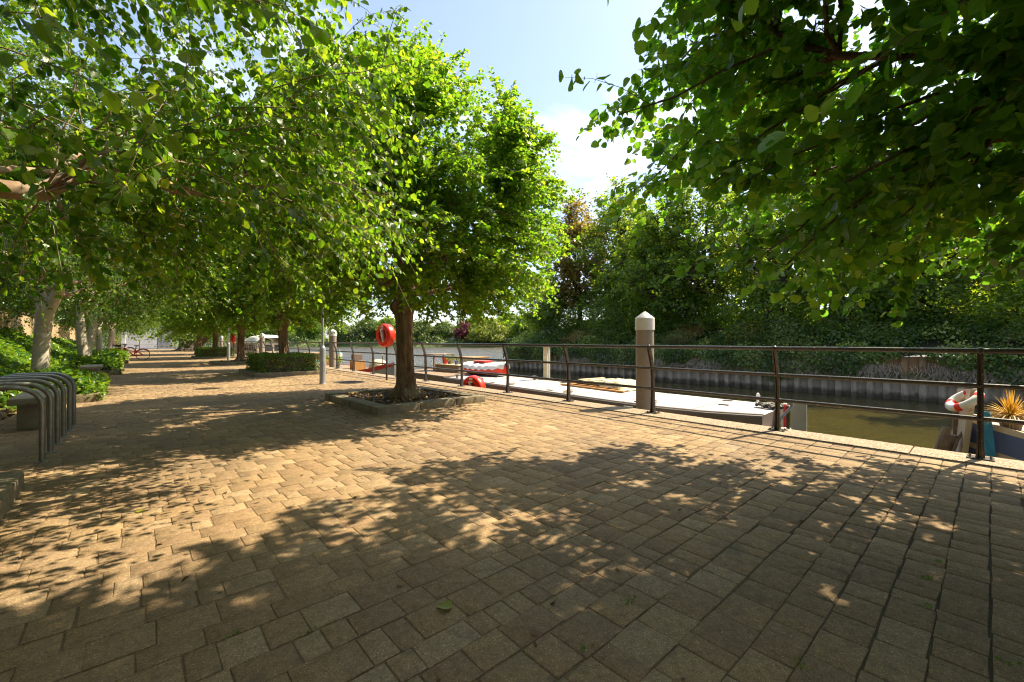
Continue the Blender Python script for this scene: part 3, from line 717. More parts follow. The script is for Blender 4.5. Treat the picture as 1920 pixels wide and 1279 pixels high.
# ================================================================== RAILING
RX = 6.63
def railing():
    root = thing('quay_railing', 'long dark iron railing with curved posts running along the quay edge', 'railing', (RX, 0, 0))
    y0, y1 = -5.57, 76
    for nm, ox, z, r in (('top_rail', -.135, 1.14, .027), ('middle_rail', -.018, .776, .0245), ('lower_rail', .006, .425, .0245)):
        ys = np.arange(y0, y1, 0.94); rn = random.Random(nm)
        MB().tube([(ox + rn.uniform(-.002, .002), y, z + rn.uniform(-.0025, .0025)) for y in ys], r, 10).build(nm, m_rail, root, True)
    path = [(0, .012), (0, .12), (.004, .30), (.006, .45), (0, .62), (-.018, .776), (-.048, .90), (-.090, 1.02), (-.135, 1.125)]
    # H shaped section: two ribs and a web
    def post():
        b = MB()
        def sweep(sec_fn):
            vs = []; k = None
            for i, (ox, z) in enumerate(path):
                a = path[max(i - 1, 0)]; c = path[min(i + 1, len(path) - 1)]
                t = Vector((c[0] - a[0], 0, c[1] - a[1])).normalized(); nx = Vector((t.z, 0, -t.x))
                w = 1.0 + 0.55 * math.exp(-z / .10); s = sec_fn(w); k = len(s)
                for u, v in s: vs.append(Vector((ox, 0, z)) + nx * u + Vector((0, v, 0)))
            fs = []
            for i in range(len(path) - 1):
                for j in range(k): fs.append((i * k + j, i * k + (j + 1) % k, (i + 1) * k + (j + 1) % k, (i + 1) * k + j))
            fs += [tuple(range(k - 1, -1, -1)), tuple(range((len(path) - 1) * k, len(path) * k))]
            b.add(vs, fs)
        sweep(lambda w: [(-.026 * w, -.024 * w), (.026 * w, -.024 * w), (.026 * w, -.0050 * w), (.008, -.008), (.008, .008), (.026 * w, .013 * w), (.026 * w, .024 * w), (-.026 * w, .024 * w), (-.026 * w, .013 * w), (-.008, .008), (-.008, -.008), (-.026 * w, -.0050 * w)])
        for ox, z, r in ((-.135, 1.14, .036), (-.018, .776, .031), (.006, .425, .031)):
            b.sphere((ox, 0, z), (r, r * 1.15, r))
        return b
    pm = post().build('post', m_rail, root, True, angle=50)
    plate = MB(); plate.box(-.075, .075, -.10, .10, .012, .026, .004)
    pl = plate.build('base_plate', m_rail, pm)
    bo = []
    for sx in (-.05, .05):
        for sy in (-.075, .075): bo.append(MB().lathe([(.011, .0265), (.011, .038), (.006, .043)], 6, (sx, sy)).build('bolt', m_bolt, pm))
    for k in range(-3, 41):
        y = .073 + 1.88 * k
        if k == -3: p = pm
        else:
            p = pm.copy(); COL.objects.link(p); p.parent = root
            for c in [pl] + (bo if k < 7 else []):
                d = c.copy(); COL.objects.link(d); d.parent = p
        p.location = (0, y, 0)
railing()
def end_railing():
    root = thing('path_end_railing', 'distant grey metal railing crossing the far end of the promenade', 'railing', (0, 77.0, 0))
    MB().tube([(-3, 0, 1.3), (6.4, 0, 1.3)], .03, 6).build('top_rail', m_steel, root); MB().tube([(-3, 0, .7), (6.4, 0, .7)], .025, 6).build('lower_rail', m_steel, root)
    for x in np.arange(-3, 6.5, 1.9): MB().tube([(x, 0, 0), (x - .05, 0, .6), (x + .02, 0, 1.3)], .05, 6).build('post', m_rail, root)
end_railing()

# ================================================================== TREE PLANTERS with kerb blocks
def block_ring(name, label, cx, cy, w, l, h, seed, th=.26, soil=True):
    root = thing(name, label, 'planter', (cx, cy, 0)); r = random.Random(seed)
    b = MB()
    def side(ax, c, a0, a1):
        a = a0
        while a < a1 - .05:
            n_ = min(a + r.uniform(.75, 1.05), a1)
            if a1 - n_ < .3: n_ = a1
            j = r.uniform(-.012, .012); hz = h + r.uniform(-.012, .012); t = r.uniform(-.012, .012)
            M = Matrix.Rotation(r.uniform(-.012, .012), 4, 'Z') 
            if ax == 'x': b.box(a + .006, n_ - .006, c - th / 2 + j, c + th / 2 + j, -.03, hz, .022, M)
            else: b.box(c - th / 2 + j, c + th / 2 + j, a + .006, n_ - .006, -.03, hz, .022, M)
            a = n_
    side('x', -l / 2 + th / 2, -w / 2, w / 2); side('x', l / 2 - th / 2, -w / 2, w / 2)
    side('y', -w / 2 + th / 2, -l / 2 + th, l / 2 - th); side('y', w / 2 - th / 2, -l / 2 + th, l / 2 - th)
    b.build('kerb_stones', m_kerb, root, True, angle=30)
    if soil:
        n = 24; xs = np.linspace(-w / 2 + th * .8, w / 2 - th * .8, n); ys = np.linspace(-l / 2 + th * .8, l / 2 - th * .8, n)
        X, Y = np.meshgrid(xs, ys, indexing='ij'); q = np.random.default_rng(seed)
        Z = h * .55 + .03 * np.exp(-(X ** 2 + Y ** 2)) + q.normal(0, .010, X.shape)
        V = np.stack([X, Y, Z], -1).reshape(-1, 3); i = np.arange(n * n).reshape(n, n)
        np_mesh('soil', V, np.stack([i[:-1, :-1], i[1:, :-1], i[1:, 1:], i[:-1, 1:]], -1).reshape(-1, 4), m_soil, root)
        k = 700; P = np.stack([q.uniform(xs[0], xs[-1], k), q.uniform(ys[0], ys[-1], k), np.full(k, h * .55 + .03)], 1)
        D = q.normal(0, 1, (k, 3)); D[:, 2] = abs(D[:, 2]) * .4
        lf = leaf_mesh('dead_leaves', P, D, np.array([0, 0, 1.]) + q.normal(0, .5, (k, 3)), .03 + .05 * q.random(k), 'mid', m_deadleaf, root, q)
        lf['kind'] = 'stuff'
    return root
block_ring('tree_planter', 'low square kerb stone planter round the nearest whole tree', 4.2, 8.1, 2.3, 2.6, .125, 3)
block_ring('tree_planter', 'low kerb stone planter with bare soil beside the second lamp post', 4.3, 27.1, 2.3, 2.6, .13, 5)
hedge_rings = [(4.25, 17.9, 'kerb stone planter holding the nearer clipped box hedge'), (4.35, 36.6, 'kerb stone planter holding the farther clipped box hedge')]
def hedge_leaves(name, label, cx, cy, w, l, h, seed, dens=2600, leaf=.042):
    root = thing(name, label, 'hedge', (cx, cy, 0)); q = np.random.default_rng(seed)
    MB().box(-w / 2 + .10, w / 2 - .10, -l / 2 + .10, l / 2 - .10, .05, h - .09, .08).build('inner_twigs', m_barkdark, root)  # plain dark box added inside the leaf shell as its shaded depth
    A = [w * l, w * (h - .1), w * (h - .1), l * (h - .1), l * (h - .1)]; P = []; Nn = []
    for i, a in enumerate(A):
        k = int(a * dens * .5); u, v = q.uniform(-.5, .5, k), q.uniform(-.5, .5, k); dpt = q.random(k) ** 1.5 * .12
        bumpy = .025 * np.sin(u * 23) + .025 * np.sin(v * 19 + u * 7)
        if i == 0: p = np.stack([u * w, v * l, h - dpt + bumpy], 1); n_ = (0, 0, 1)
        elif i < 3: s = -1 if i == 1 else 1; p = np.stack([u * w, s * (l / 2 - dpt + bumpy), .10 + (v + .5) * (h - .1)], 1); n_ = (0, s, .4)
        else: s = -1 if i == 3 else 1; p = np.stack([s * (w / 2 - dpt + bumpy), u * l, .10 + (v + .5) * (h - .1)], 1); n_ = (s, 0, .4)
        P.append(p); Nn.append(np.repeat([n_], k, 0))
    P = np.concatenate(P); Nn = np.concatenate(Nn) + q.normal(0, .5, (len(P), 3)); D = q.normal(0, 1, (len(P), 3)) + Nn * .4
    cl = .5 + .5 * np.sin(P[:, 0] * 5 + seed) * np.sin(P[:, 1] * 4) * np.cos(P[:, 2] * 7)
    leaf_mesh('foliage', P, D, Nn, leaf * (.7 + .6 * q.random(len(P))), 'low', m_hedge, root, q, kind_rnd=np.clip(.6 * q.random(len(P)) + .4 * cl, 0, 1))
for (x, y, lb), hl, sd in zip(hedge_rings, ('nearer clipped low green hedge boxed around the foot of a trunk', 'farther clipped low green hedge around a trunk down the promenade'), (7, 9)):
    block_ring('hedge_planter', lb, x, y, 2.35, 3.0, .13, sd, soil=False)
    hedge_leaves('box_hedge', hl, x, y, 1.95, 2.55, .73, sd)

# ================================================================== PROMENADE TREES
MAIN = [(1.78, 2.4), (2.1, 3.0), (2.7, 3.3), (3.4, 3.35), (4.2, 3.15), (5.0, 2.75), (5.7, 2.15), (6.4, 1.35), (6.95, .45)]
def main_tree():
    r = np.random.default_rng(21)
    root = thing('promenade_tree', 'round headed green tree with furrowed trunk in the low kerb planter', 'tree', (4.15, 7.9, 0.05), group='trees in a row along the promenade')
    c = crown(MAIN, 13, 900, 10, 22, .40, .064, 'mid', (0, 0, 2.15), r, droop=.22, hang=.35, fill=.42, limb_r=.085, up_bias=.22, br_r=.012, lobes=.02)
    build_tree(root, c, m_leaf_main, m_limb, 'mid', r)
    trunk_mesh(root, [(0, 0, -.05), (.02, .01, .15), (.02, 0, .6), (0, .02, 1.2), (-.01, .02, 1.7), (0, .01, 1.95), (.01, 0, 2.2), (0, 0, 2.6)], [.21, .185, .160, .150, .165, .205, .165, .08], m_bark, n=40, sub=12, gnarl=.09, seed=4, burls=((1.86, 2.6, .10, .12), (1.9, -1.2, .07, .15), (.42, -1.4, .07, .14), (.12, -2.2, .16, .12), (.10, .6, .14, .10), (.12, -.7, .18, .12), (.10, 2.4, .13, .1)))
    for dx, dz, ry in (((-.12, .05), 1.86, .10), ((.13, -.02), .42, .085), ((.02, -.15), .5, .07)):
        pass
    return root
mt = main_tree()
row = [(4.3, 17.9, 1.3, 'promenade tree rising out of the nearer box hedge'), (4.45, 27.1, 2.9, 'promenade tree with brown trunk in the bare kerb planter beside the second lamp'),
       (4.4, 36.4, 4.2, 'promenade tree standing in the farther box hedge'), (4.4, 46.0, 5.3, 'small distant promenade tree between the farther hedge and the big spreading tree')]
for x, y, rz, lb in row: dup(mt, (x, y, .05), rz, lb)

# near tree on the right, over the camera side
def broad_tree():
    r = np.random.default_rng(35)
    L = Vector((4.25, -1.6, .05))
    root = thing('broadleaf_tree', 'overhanging tree with large serrated leaves and brown twigs above the railing', 'tree', L)
    eye = np.array([-L.x, -L.y, EYE - L.z])
    F = np.array([SN, CS, 0])
    def keep(P):
        d = np.linalg.norm(P - eye, axis=1); rel = P - eye
        dep = rel @ F; xc = rel @ np.array([CS, -SN, 0])
        return (d > 1.15) & ~((dep > 0) & (d < 1.6) & (xc < .75 * dep)) & ~((rel[:, 2] < .05) & (d < 2.6)) & ~((rel[:, 2] < .30) & (xc < .5 * dep)) & ~((rel[:, 2] < .14 * dep) & (xc > .95 * dep) & (dep > 0)) & (P[:, 2] > 1.3)
    prof = [(1.5, 2.3), (1.9, 3.2), (2.5, 3.7), (3.2, 4.05), (4.2, 4.1), (5.4, 3.8), (6.6, 3.1), (7.8, 2.1), (8.8, .6)]
    c = crown(prof, 14, 1150, 10, 18, .48, .072, 'broad', (0, 0, 2.2), r, droop=.30, hang=.45, fill=.75, limb_r=.08, up_bias=.16, br_r=.015, lobes=.08, keep=keep)
    build_tree(root, c, m_leaf_big, m_limb, 'broad', r, uv=True)
    trunk_mesh(root, [(0, 0, -.05), (.02, .01, .15), (.02, 0, .6), (0, .02, 1.2), (-.01, .02, 1.7), (0, .01, 1.95), (.01, 0, 2.2), (0, 0, 2.6)], [.21, .185, .160, .150, .165, .205, .165, .08], m_bark, seed=6)
broad_tree()

def birch(pos, seed):
    r = np.random.default_rng(seed)
    L = Vector(pos)
    root = thing('silver_birch', 'nearest birch with tan limbs spreading overhead from beyond the bicycle stands', 'tree', L, group='white barked trees along the wall')
    eye = np.array([-L.x, -L.y, EYE - L.z]); F = np.array([SN, CS, 0])
    def keep(P):
        rel = P - eye; d = np.linalg.norm(rel, axis=1); dep = rel @ F; xc = rel @ np.array([CS, -SN, 0])
        return (d > 1.1) & (P[:, 2] > 1.45) & ~((dep > 0) & (xc > -.19 * dep)) & ~((dep > 0) & (d < 1.8) & (xc > -.55 * dep)) & ~((rel[:, 2] < .30) & (d < 3.2))
    prof = [(1.75, 2.8), (2.1, 3.4), (2.8, 3.95), (3.6, 4.1), (4.6, 4.0), (5.8, 3.3), (7, 2.2), (8, .9), (8.6, .2)]
    c = crown(prof, 13, 700, 13, 20, .52, .052, 'birch', (0, 0, 1.9), r, droop=.55, hang=.75, fill=.6, limb_r=.08, up_bias=.22, br_r=.010, lobes=.05, keep=keep)
    build_tree(root, c, m_leaf_birch, m_birchlimb, 'birch', r, uv=True)
    trunk_mesh(root, [(0, 0, 0), (0, 0, .2), (.02, 0, .8), (.05, .02, 1.4), (.06, .03, 2.0), (.05, .02, 2.9), (0, 0, 4.0)], [.19, .175, .16, .15, .15, .09, .05], m_birch, seed=3, gnarl=.03)
    return root
nb = birch((-1.55, 3.9, .05), 51)
def birch_far():
    r = np.random.default_rng(77)
    root = thing('silver_birch', 'white trunked birch forking above the ivy nearest the stone bench', 'tree', (-1.47, 13.5, .1), group='white barked trees along the wall')
    prof = [(2.0, 2.4), (2.4, 3.0), (3.0, 3.4), (3.8, 3.5), (4.8, 3.2), (5.8, 2.7), (7, 1.8), (8.2, .4)]
    c = crown(prof, 12, 400, 13, 18, .6, .058, 'mid', (0, 0, 2.2), r, droop=.5, hang=.7, fill=.6, limb_r=.07, up_bias=.25, br_r=.014, lobes=.1)
    build_tree(root, c, m_leaf_birch, m_birchlimb, 'mid', r)
    trunk_mesh(root, [(0, 0, 0), (0, 0, .2), (.02, -.02, .7), (.05, -.03, 1.3), (.10, -.05, 1.8), (.12, -.05, 2.0)], [.165, .15, .135, .13, .14, .11], m_birch, seed=8, gnarl=.035)
    t2 = trunk_mesh(root, [(.10, -.05, 1.75), (-.03, .02, 2.2), (-.08, .03, 2.7), (-.02, 0, 3.4), (0, 0, 4.6)], [.13, .11, .095, .07, .04], m_birch, seed=9, gnarl=.03, flare=False, name='stem')
    t3 = trunk_mesh(root, [(.12, -.05, 1.75), (.28, -.14, 2.2), (.42, -.25, 2.8), (.6, -.4, 3.8)], [.12, .10, .08, .05], m_birch, seed=10, gnarl=.03, flare=False, name='stem')
    return root
bf = birch_far()
def birch_twin():
    root = thing('silver_birch', 'twin stemmed birch rising from ivy beside the second stone bench', 'tree', (-1.33, 23.0, .1), 2.4, group='white barked trees along the wall')
    for ch in bf.children:
        if ch.name.startswith('stem') or ch.name.startswith('trunk'): continue
        c = ch.copy(); COL.objects.link(c); c.parent = root
    trunk_mesh(root, [(.0, 0, 0), (-.02, .05, .4), (-.08, .20, 1.0), (-.12, .28, 1.7), (-.10, .3, 2.4), (0, .2, 3.6)], [.19, .17, .145, .12, .10, .06], m_birch, seed=18, gnarl=.03)
    trunk_mesh(root, [(.02, 0, .1), (.05, -.10, .6), (.10, -.30, 1.2), (.10, -.42, 1.8), (.14, -.5, 2.6), (.1, -.3, 3.6)], [.15, .14, .125, .11, .09, .05], m_birch, seed=19, gnarl=.03, flare=False, name='stem')
birch_twin()
dup(bf, (-1.31, 32.5, .1), 4.4, 'slim white birch trunk behind the second and third ivy planters')
dup(bf, (-1.2, 42.2, .1), 1.2, 'most distant slim birch by the red bicycle', (.9, .9, .95))
dup(bf, (-1.2, 52.0, .1), 3.2, 'hazy far birch crown beyond the red bicycle', (.9, .9, .95))

# big spreading dark tree at the end of the walk
def spreading_tree():
    r = np.random.default_rng(90)
    root = thing('spreading_tree', 'big dark evergreen with a massive trunk and a leaning limb at the promenade end', 'tree', (5.0, 63, 0))
    prof = [(1.4, 5.0), (2.4, 6.5), (4, 7.5), (6, 7.2), (8.5, 5.5), (11, 2.5), (12, .5)]
    c = crown(prof, 12, 200, 9, 9, 1.2, .26, 'low', (0, 0, 2.0), r, droop=.4, hang=.4, fill=.7, limb_r=.22, up_bias=.1, br_r=.05, lobes=.15)
    build_tree(root, c, m_leaf_dark, m_barkdark, 'low', r)
    trunk_mesh(root, [(0, 0, 0), (0, 0, .5), (.1, 0, 1.2), (0, 0, 2.2), (0, 0, 4)], [1.15, 1.0, .85, .7, .3], m_barkdark, seed=22, gnarl=.12)
    trunk_mesh(root, [(.6, -.4, .2), (1.2, -.9, 1.0), (2.0, -1.5, 2.0), (2.9, -2.2, 3.2)], [.45, .38, .34, .26], m_bark, seed=23, flare=False, name='limb')
spreading_tree()

# ================================================================== LAMP POSTS
def lamp(x, y, label, first=None):
    if first: return dup(first, (x, y, 0), 0, label)
    root = thing('lamp_post', label, 'lamp post', (x, y, 0), group='grey lamp posts on the promenade')
    MB().lathe([(.105, -.02), (.095, .004), (.088, .02), (.083, .05), (.083, .98), (.078, 1.02), (.060, 1.06), (.040, 1.09), (.036, 1.12)], 24).build('lower_column', m_lampgrey, root, True)
    MB().lathe([(.034, 1.10), (.030, 3.0), (.028, 3.46)], 16).build('upper_pole', m_lampgrey, root, True)
    MB().lathe([(.04, 3.40), (.27, 3.44), (.285, 3.47), (.27, 3.50), (.10, 3.56), (.02, 3.57)], 28).build('lamp_head', m_lampgrey, root, True)
    MB().lathe([(.20, 3.425), (.20, 3.405), (.05, 3.40)], 20).build('diffuser', m_white, root, True)
    MB().box(-.025, .025, -.0865, -.082, .35, .62, .004).build('access_door', m_lampgrey, root)
    return root
l1 = lamp(4.07, 12.7, 'nearer slender grey lamp post standing by the hedge planter')
lamp(4.5, 31.6, 'farther slender grey lamp post between the hedges', l1)

# ================================================================== LIFE RINGS
def life_ring(x, y, zc, label, rz=0.0, pole=True, first=None, scale=None):
    root = thing('life_ring', label, 'life ring', (x, y, 0), rz, 'orange life ring holders')
    R = 0.36
    Mx = Matrix.Translation((0, 0, zc)) @ Matrix.Rotation(math.radians(-90), 4, 'Y')   # local +z -> world -x
    MB().lathe([(.001, -.15), (R * .80, -.15), (R * .95, -.13), (R, -.08), (R, .05), (R * .97, .09), (R * .88, .115), (R * .78, .10), (R * .72, .07), (R * .60, .065), (R * .55, .02), (.001, .02)], 40, M=Mx).build('housing', m_orange, root, True, angle=50)
    MB().tube([Mx @ Vector((math.cos(a) * R * .64, math.sin(a) * R * .64, .085)) for a in np.linspace(0, 2 * math.pi, 33)[:-1]], .038, 10, True).build('ring', m_orange, root, True)
    MB().lathe([(.001, .022), (R * .5, .022), (R * .5, .026), (.001, .026)], 30, M=Mx).build('recess', m_orangedk, root)
    b = MB(); b.box(-.21, .21, -.028, .028, .06, .135, .02, Mx @ Matrix.Rotation(.28, 4, 'Z')); b.build('throw_bag', m_white, root, True)
    MB().tube([Mx @ Vector(p) for p in [(-.22, -.12, .10), (-.08, -.02, .14), (.0, .04, .13), (.10, .0, .14), (.22, .10, .11)]], .009, 6).build('rope', m_rope, root, True)
    b = MB(); b.box(.17, .30, -.06, .06, .112, .117, .002, Mx); b.build('label_plate', m_white, root)
    if pole: MB().tube([(.06, 0, 0), (.06, 0, zc + .1)], .03, 12).build('pole', m_rail, root, True)
    return root
x, y, _ = at(722, 713.5)
life_ring(x, y, 1.40, 'orange life ring holder on a dark pole beside the main trunk', .18)
life_ring(5.75, 38.5, 1.42, 'distant orange life ring holder beside the third trunk', .1)
x, y, _ = at(884, 724, .02)
life_ring(7.12, y + .35, -.10, 'orange ribbed life ring holder half hidden below the quay edge', .25, False)

# ================================================================== MOORING PILES
def pile(x, y, label, first=None):
    if first: return dup(first, (x, y, 0), 0, label)
    root = thing('mooring_pile', label, 'mooring pile', (x, y, 0), group='mooring piles off the quay')
    MB().lathe([(.165, -3.5), (.165, 1.45)], 32).build('shaft', m_pile, root, True)
    MB().lathe([(.172, 1.44), (.178, 1.445), (.178, 1.66), (.170, 1.675), (.02, 1.79), (.001, 1.792)], 32).build('cap', m_pilecap, root, True, angle=25)
    return root
p1 = pile(7.27, 4.37, 'thick brown mooring pile with white pointed cap rising beside the grey barge')
pile(7.3, 21.3, 'brown capped mooring pile just beyond the slender nearer lamp post', p1)
pile(7.3, 36.4, 'distant mooring pile in front of the white canopied boat', p1)
pile(7.3, 46.0, 'mooring pile seen beyond the trunk in the bare planter', p1)
pile(7.3, 56.0, 'farthest mooring pile along the quay', p1)

# ================================================================== BICYCLE STANDS
def stand(label, loc, first=None, mat=None, wdt=.74, h=.80):
    if first: return dup(first, loc, 0, label)
    root = thing('bicycle_stand', label, 'bicycle stand', loc, group='bicycle stands in front of the bench')
    pts = [(0, 0, -.02), (0, 0, h - .24)]
    for a in np.linspace(0, math.pi / 2, 8): pts.append((-.22 * (1 - math.cos(a)), 0, h - .22 + .195 * math.sin(a)))
    for a in np.linspace(math.pi / 2, 0, 8): pts.append((-wdt + .22 * (1 - math.cos(a)), 0, h - .22 + .195 * math.sin(a)))
    pts += [(-wdt, 0, h - .24), (-wdt, 0, -.02)]
    MB().tube(pts, .0255, 14).build('hoop', mat or m_steel, root, True)
    for x in (0, -wdt): MB().lathe([(.055, .0), (.055, .006), (.03, .012)], 16, (x, 0)).build('foot', mat or m_steel, root, True)
    return root
ys = [6.5, 6.99, 7.48, 7.98, 8.42, 8.87]; xs = [-.69, -.68, -.67, -.66, -.64, -.63]
lbs = ['front tubular steel bicycle stand nearest the kerb', 'second tubular steel bicycle stand back from the kerb', 'third tubular steel bicycle stand in the row of six', 'fourth tubular steel bicycle stand in the row of six', 'fifth tubular steel bicycle stand, next to last in the row', 'last tubular steel bicycle stand, beside the ivy planter']
s0 = None
for x, y, lb in zip(xs, ys, lbs):
    s = stand(lb, (x, y, 0), s0); s0 = s0 or s
st = stand('pale lone bicycle stand in front of the red bicycle', at(241, 677), None, m_white, 1.1, .85); st['group'] = ''
del st['group']

# ================================================================== STONE BENCHES
def bench(loc, label, first=None, rz=0):
    if first: return dup(first, loc, rz, label)
    root = thing('stone_bench', label, 'bench', loc, rz, 'stone benches beside the planters')
    MB().box(-.24, .24, -.75, .75, .36, .45, .012).build('seat', m_conc, root, True, angle=30)
    MB().box(-.17, .17, -.60, -.30, 0, .36, .01).build('leg', m_conc, root, True, angle=30)
    MB().box(-.17, .17, .30, .60, 0, .36, .01).build('leg', m_conc, root, True, angle=30)
    return root
b0 = bench((-1.02, 9.55, 0), 'thick stone slab bench behind the six steel bicycle stands')
bench((-.95, 18.9, 0), 'second stone bench between the first and second ivy planters', b0)
bench((-.75, 28.6, 0), 'third stone bench farther along by the red bicycle', b0)

# ================================================================== LEFT BORDER: wall, kerbs, ivy
def ivy_field(name, label, x0, x1, y0, y1, hfun, dens, leaf, seed, kind=None, soil=True, cat='ivy', mat=None, over=.12):
    q = np.random.default_rng(seed); root = thing(name, label, cat, ((x0 + x1) / 2, (y0 + y1) / 2, 0))
    ox, oy = (x0 + x1) / 2, (y0 + y1) / 2
    k = int((x1 - x0) * (y1 - y0) * dens); X = q.uniform(x0 - over, x1 + over, k); Y = q.uniform(y0 - over, y1 + over, k)
    Z = hfun(X, Y) - q.random(k) ** 2 * .22
    edge = np.maximum(np.maximum(x0 + .05 - X, X - x1 + .05), np.maximum(y0 + .05 - Y, Y - y1 + .05)); Z = np.where(edge > 0, Z * q.random(k), Z); Z = np.maximum(Z, .03)
    P = np.stack([X - ox, Y - oy, Z], 1)
    D = q.normal(0, 1, (k, 3)); D[:, 0] += .5; D[:, 2] -= .35
    Nn = np.stack([q.normal(.35, .45, k), q.normal(-.1, .45, k), np.ones(k)], 1)
    cl = .5 + .5 * np.sin(X * 4.1 + seed) * np.sin(Y * 3.3)
    leaf_mesh('foliage', P, D, Nn, leaf * (.6 + .7 * q.random(k)), 'mid', mat or m_ivy, root, q, kind_rnd=np.clip(.65 * q.random(k) + .35 * cl, 0, 1))
    n1, n2 = max(6, int((x1 - x0) / .15)), max(6, int((y1 - y0) / .2)); gx = np.linspace(x0, x1, n1); gy = np.linspace(y0, y1, n2); GX, GY = np.meshgrid(gx, gy, indexing='ij')
    GZ = np.maximum(hfun(GX, GY) - .26, .04); GZ[0] = 0.02; GZ[-1] = .02; GZ[:, 0] = .02; GZ[:, -1] = .02
    i = np.arange(n1 * n2).reshape(n1, n2)
    np_mesh('stems', np.stack([GX - ox, GY - oy, GZ], -1).reshape(-1, 3), np.stack([i[:-1, :-1], i[1:, :-1], i[1:, 1:], i[:-1, 1:]], -1).reshape(-1, 4), m_soil, root)  # dark soil mound added under the leaves to block see-through
    return root
def kerb_run(name, label, segs, h, seed=1, th=.14):
    root = thing(name, label, 'planter', (segs[0][0], segs[0][1], 0)); r = random.Random(seed); b = MB(); ox, oy = segs[0]
    for (xa, ya), (xb, yb) in zip(segs[:-1], segs[1:]):
        L = math.hypot(xb - xa, yb - ya); n_ = max(1, round(L / .6)); a = math.atan2(yb - ya, xb - xa)
        for i in range(n_):
            M = Matrix.Translation((xa - ox, ya - oy, 0)) @ Matrix.Rotation(a, 4, 'Z')
            b.box(i * L / n_ + .004, (i + 1) * L / n_ - .004, -th / 2 + r.uniform(-.004, .004), th / 2, -.03, h + r.uniform(-.005, .005), .012, M)
    b.build('kerb_stones', m_kerb, root, True, angle=30)
    return root
kerb_run('planter_kerb', 'near corner of a low stone planter kerb in the dappled shade', [(-.75, -2), (-.75, 5.45), (-3.3, 5.45)], .14, 2)
kerb_run('planter_kerb', 'stone kerb of the first ivy planter behind the bicycle stands', [(-3.3, 12.15), (-.55, 12.15), (-.55, 15.0), (-3.3, 15.0)], .16, 3)
kerb_run('planter_kerb', 'stone kerb of the second ivy planter along the wall', [(-3.3, 21.0), (-.35, 21.0), (-.35, 24.8), (-3.3, 24.8)], .18, 4)
kerb_run('planter_kerb', 'stone kerb of the third ivy planter near the red bicycle', [(-3.3, 30.6), (-.2, 30.6), (-.2, 34.5), (-3.3, 34.5)], .18, 5)
kerb_run('planter_kerb', 'low edging stones at the back of the bicycle bay', [(-1.62, 5.5), (-1.62, 12.1)], .10, 6)
# soil beds
sb = MB(); sb.box(-3.35, -.80, -2, 5.4, -.02, .07); sb.box(-3.35, -1.68, 5.45, 12.1, -.02, .06)
tag(sb.build('planter_soil', m_soil), kind='structure')
def bed_leaves():
    q = np.random.default_rng(15); k = 2600
    P = np.stack([q.uniform(-3.3, -1.4, k), q.uniform(1, 12, k), np.full(k, .085)], 1); D = q.normal(0, 1, (k, 3)); D[:, 2] = .2
    tag(leaf_mesh('fallen_leaves', P, D, np.array([0, 0, 1.]) + q.normal(0, .5, (k, 3)), .04 + .05 * q.random(k), 'mid', m_deadleaf, None, q), 'brown fallen leaves heaped on the soil behind the bicycle stands', 'fallen leaves', kind='stuff')
bed_leaves()
def lump(X, Y, s): return .10 * np.sin(X * 2.9 + s) * np.sin(Y * 2.1 + s) + .07 * np.sin(Y * 5.1 + X * 3 + s)
ivy_field('ivy_border', 'bank of bright ivy sloping up against the boundary wall', -3.4, -1.6, 11.0, 46, lambda X, Y: .55 + lump(X, Y, 1) + np.clip((-2.1 - X) / 1.2, 0, 1) * (1.05 + .1 * np.sin(Y * .9)) * np.clip(1.3 - Y / 60, .4, 1), 560, .10, 31)
ivy_field('ivy_patch', 'bright ivy tumbling over the kerb behind the bicycle stands', -2.9, -.58, 12.2, 15.0, lambda X, Y: .50 + lump(X, Y, 2) - .12 * np.clip((X + 1.0) / .4, 0, 1), 1000, .085, 32)
ivy_field('ivy_patch', 'glossy ivy mound in the second planter along the wall', -2.9, -.42, 21.0, 24.8, lambda X, Y: .56 + lump(X, Y, 3), 700, .10, 33)
ivy_field('ivy_patch', 'ivy mound in the third planter near the red bicycle', -2.9, -.3, 30.6, 34.5, lambda X, Y: .6 + lump(X, Y, 4), 420, .12, 34)
ivy_field('ivy_patch', 'low yellow green ground ivy at the foot of the wall beside the bench', -3.35, -2.0, 8.0, 11.2, lambda X, Y: .22 + np.clip((9.0 - Y) * -.3, 0, .6) + .5 * lump(X, Y, 5), 700, .075, 35)
def wall_ivy():
    q = np.random.default_rng(41); k = 15000; root = thing('wall_ivy', 'ivy climbing the face of the brick boundary wall', 'ivy', (-3.42, 24, 0))
    Y = 4 + 36 * q.random(k) ** 1.3; top = 1.95 + .22 * np.sin(Y * .8) + .15 * np.sin(Y * 2.3) - np.clip((Y - 18) / 18, 0, 1) * 1.1
    Z = q.random(k) * top; X = -.02 + q.random(k) ** .7 * .20
    P = np.stack([X, Y - 24, Z], 1); D = q.normal(0, .6, (k, 3)); D[:, 2] -= .8; D[:, 0] += .3
    leaf_mesh('foliage', P, D, np.stack([np.ones(k), q.normal(0, .5, k), q.normal(.5, .4, k)], 1), .10 * (.6 + .6 * q.random(k)), 'mid', m_ivy, root, q)
    segs = MB()
    for i in range(40):
        y = q.uniform(-15, 14); segs.tube([(.02, y, 0), (.03, y + q.normal(0, .3), .8), (.03, y + q.normal(0, .4), 1.5)], [.02, .012, .006], 5)
    segs.build('stems', m_limb, root)
wall_ivy()
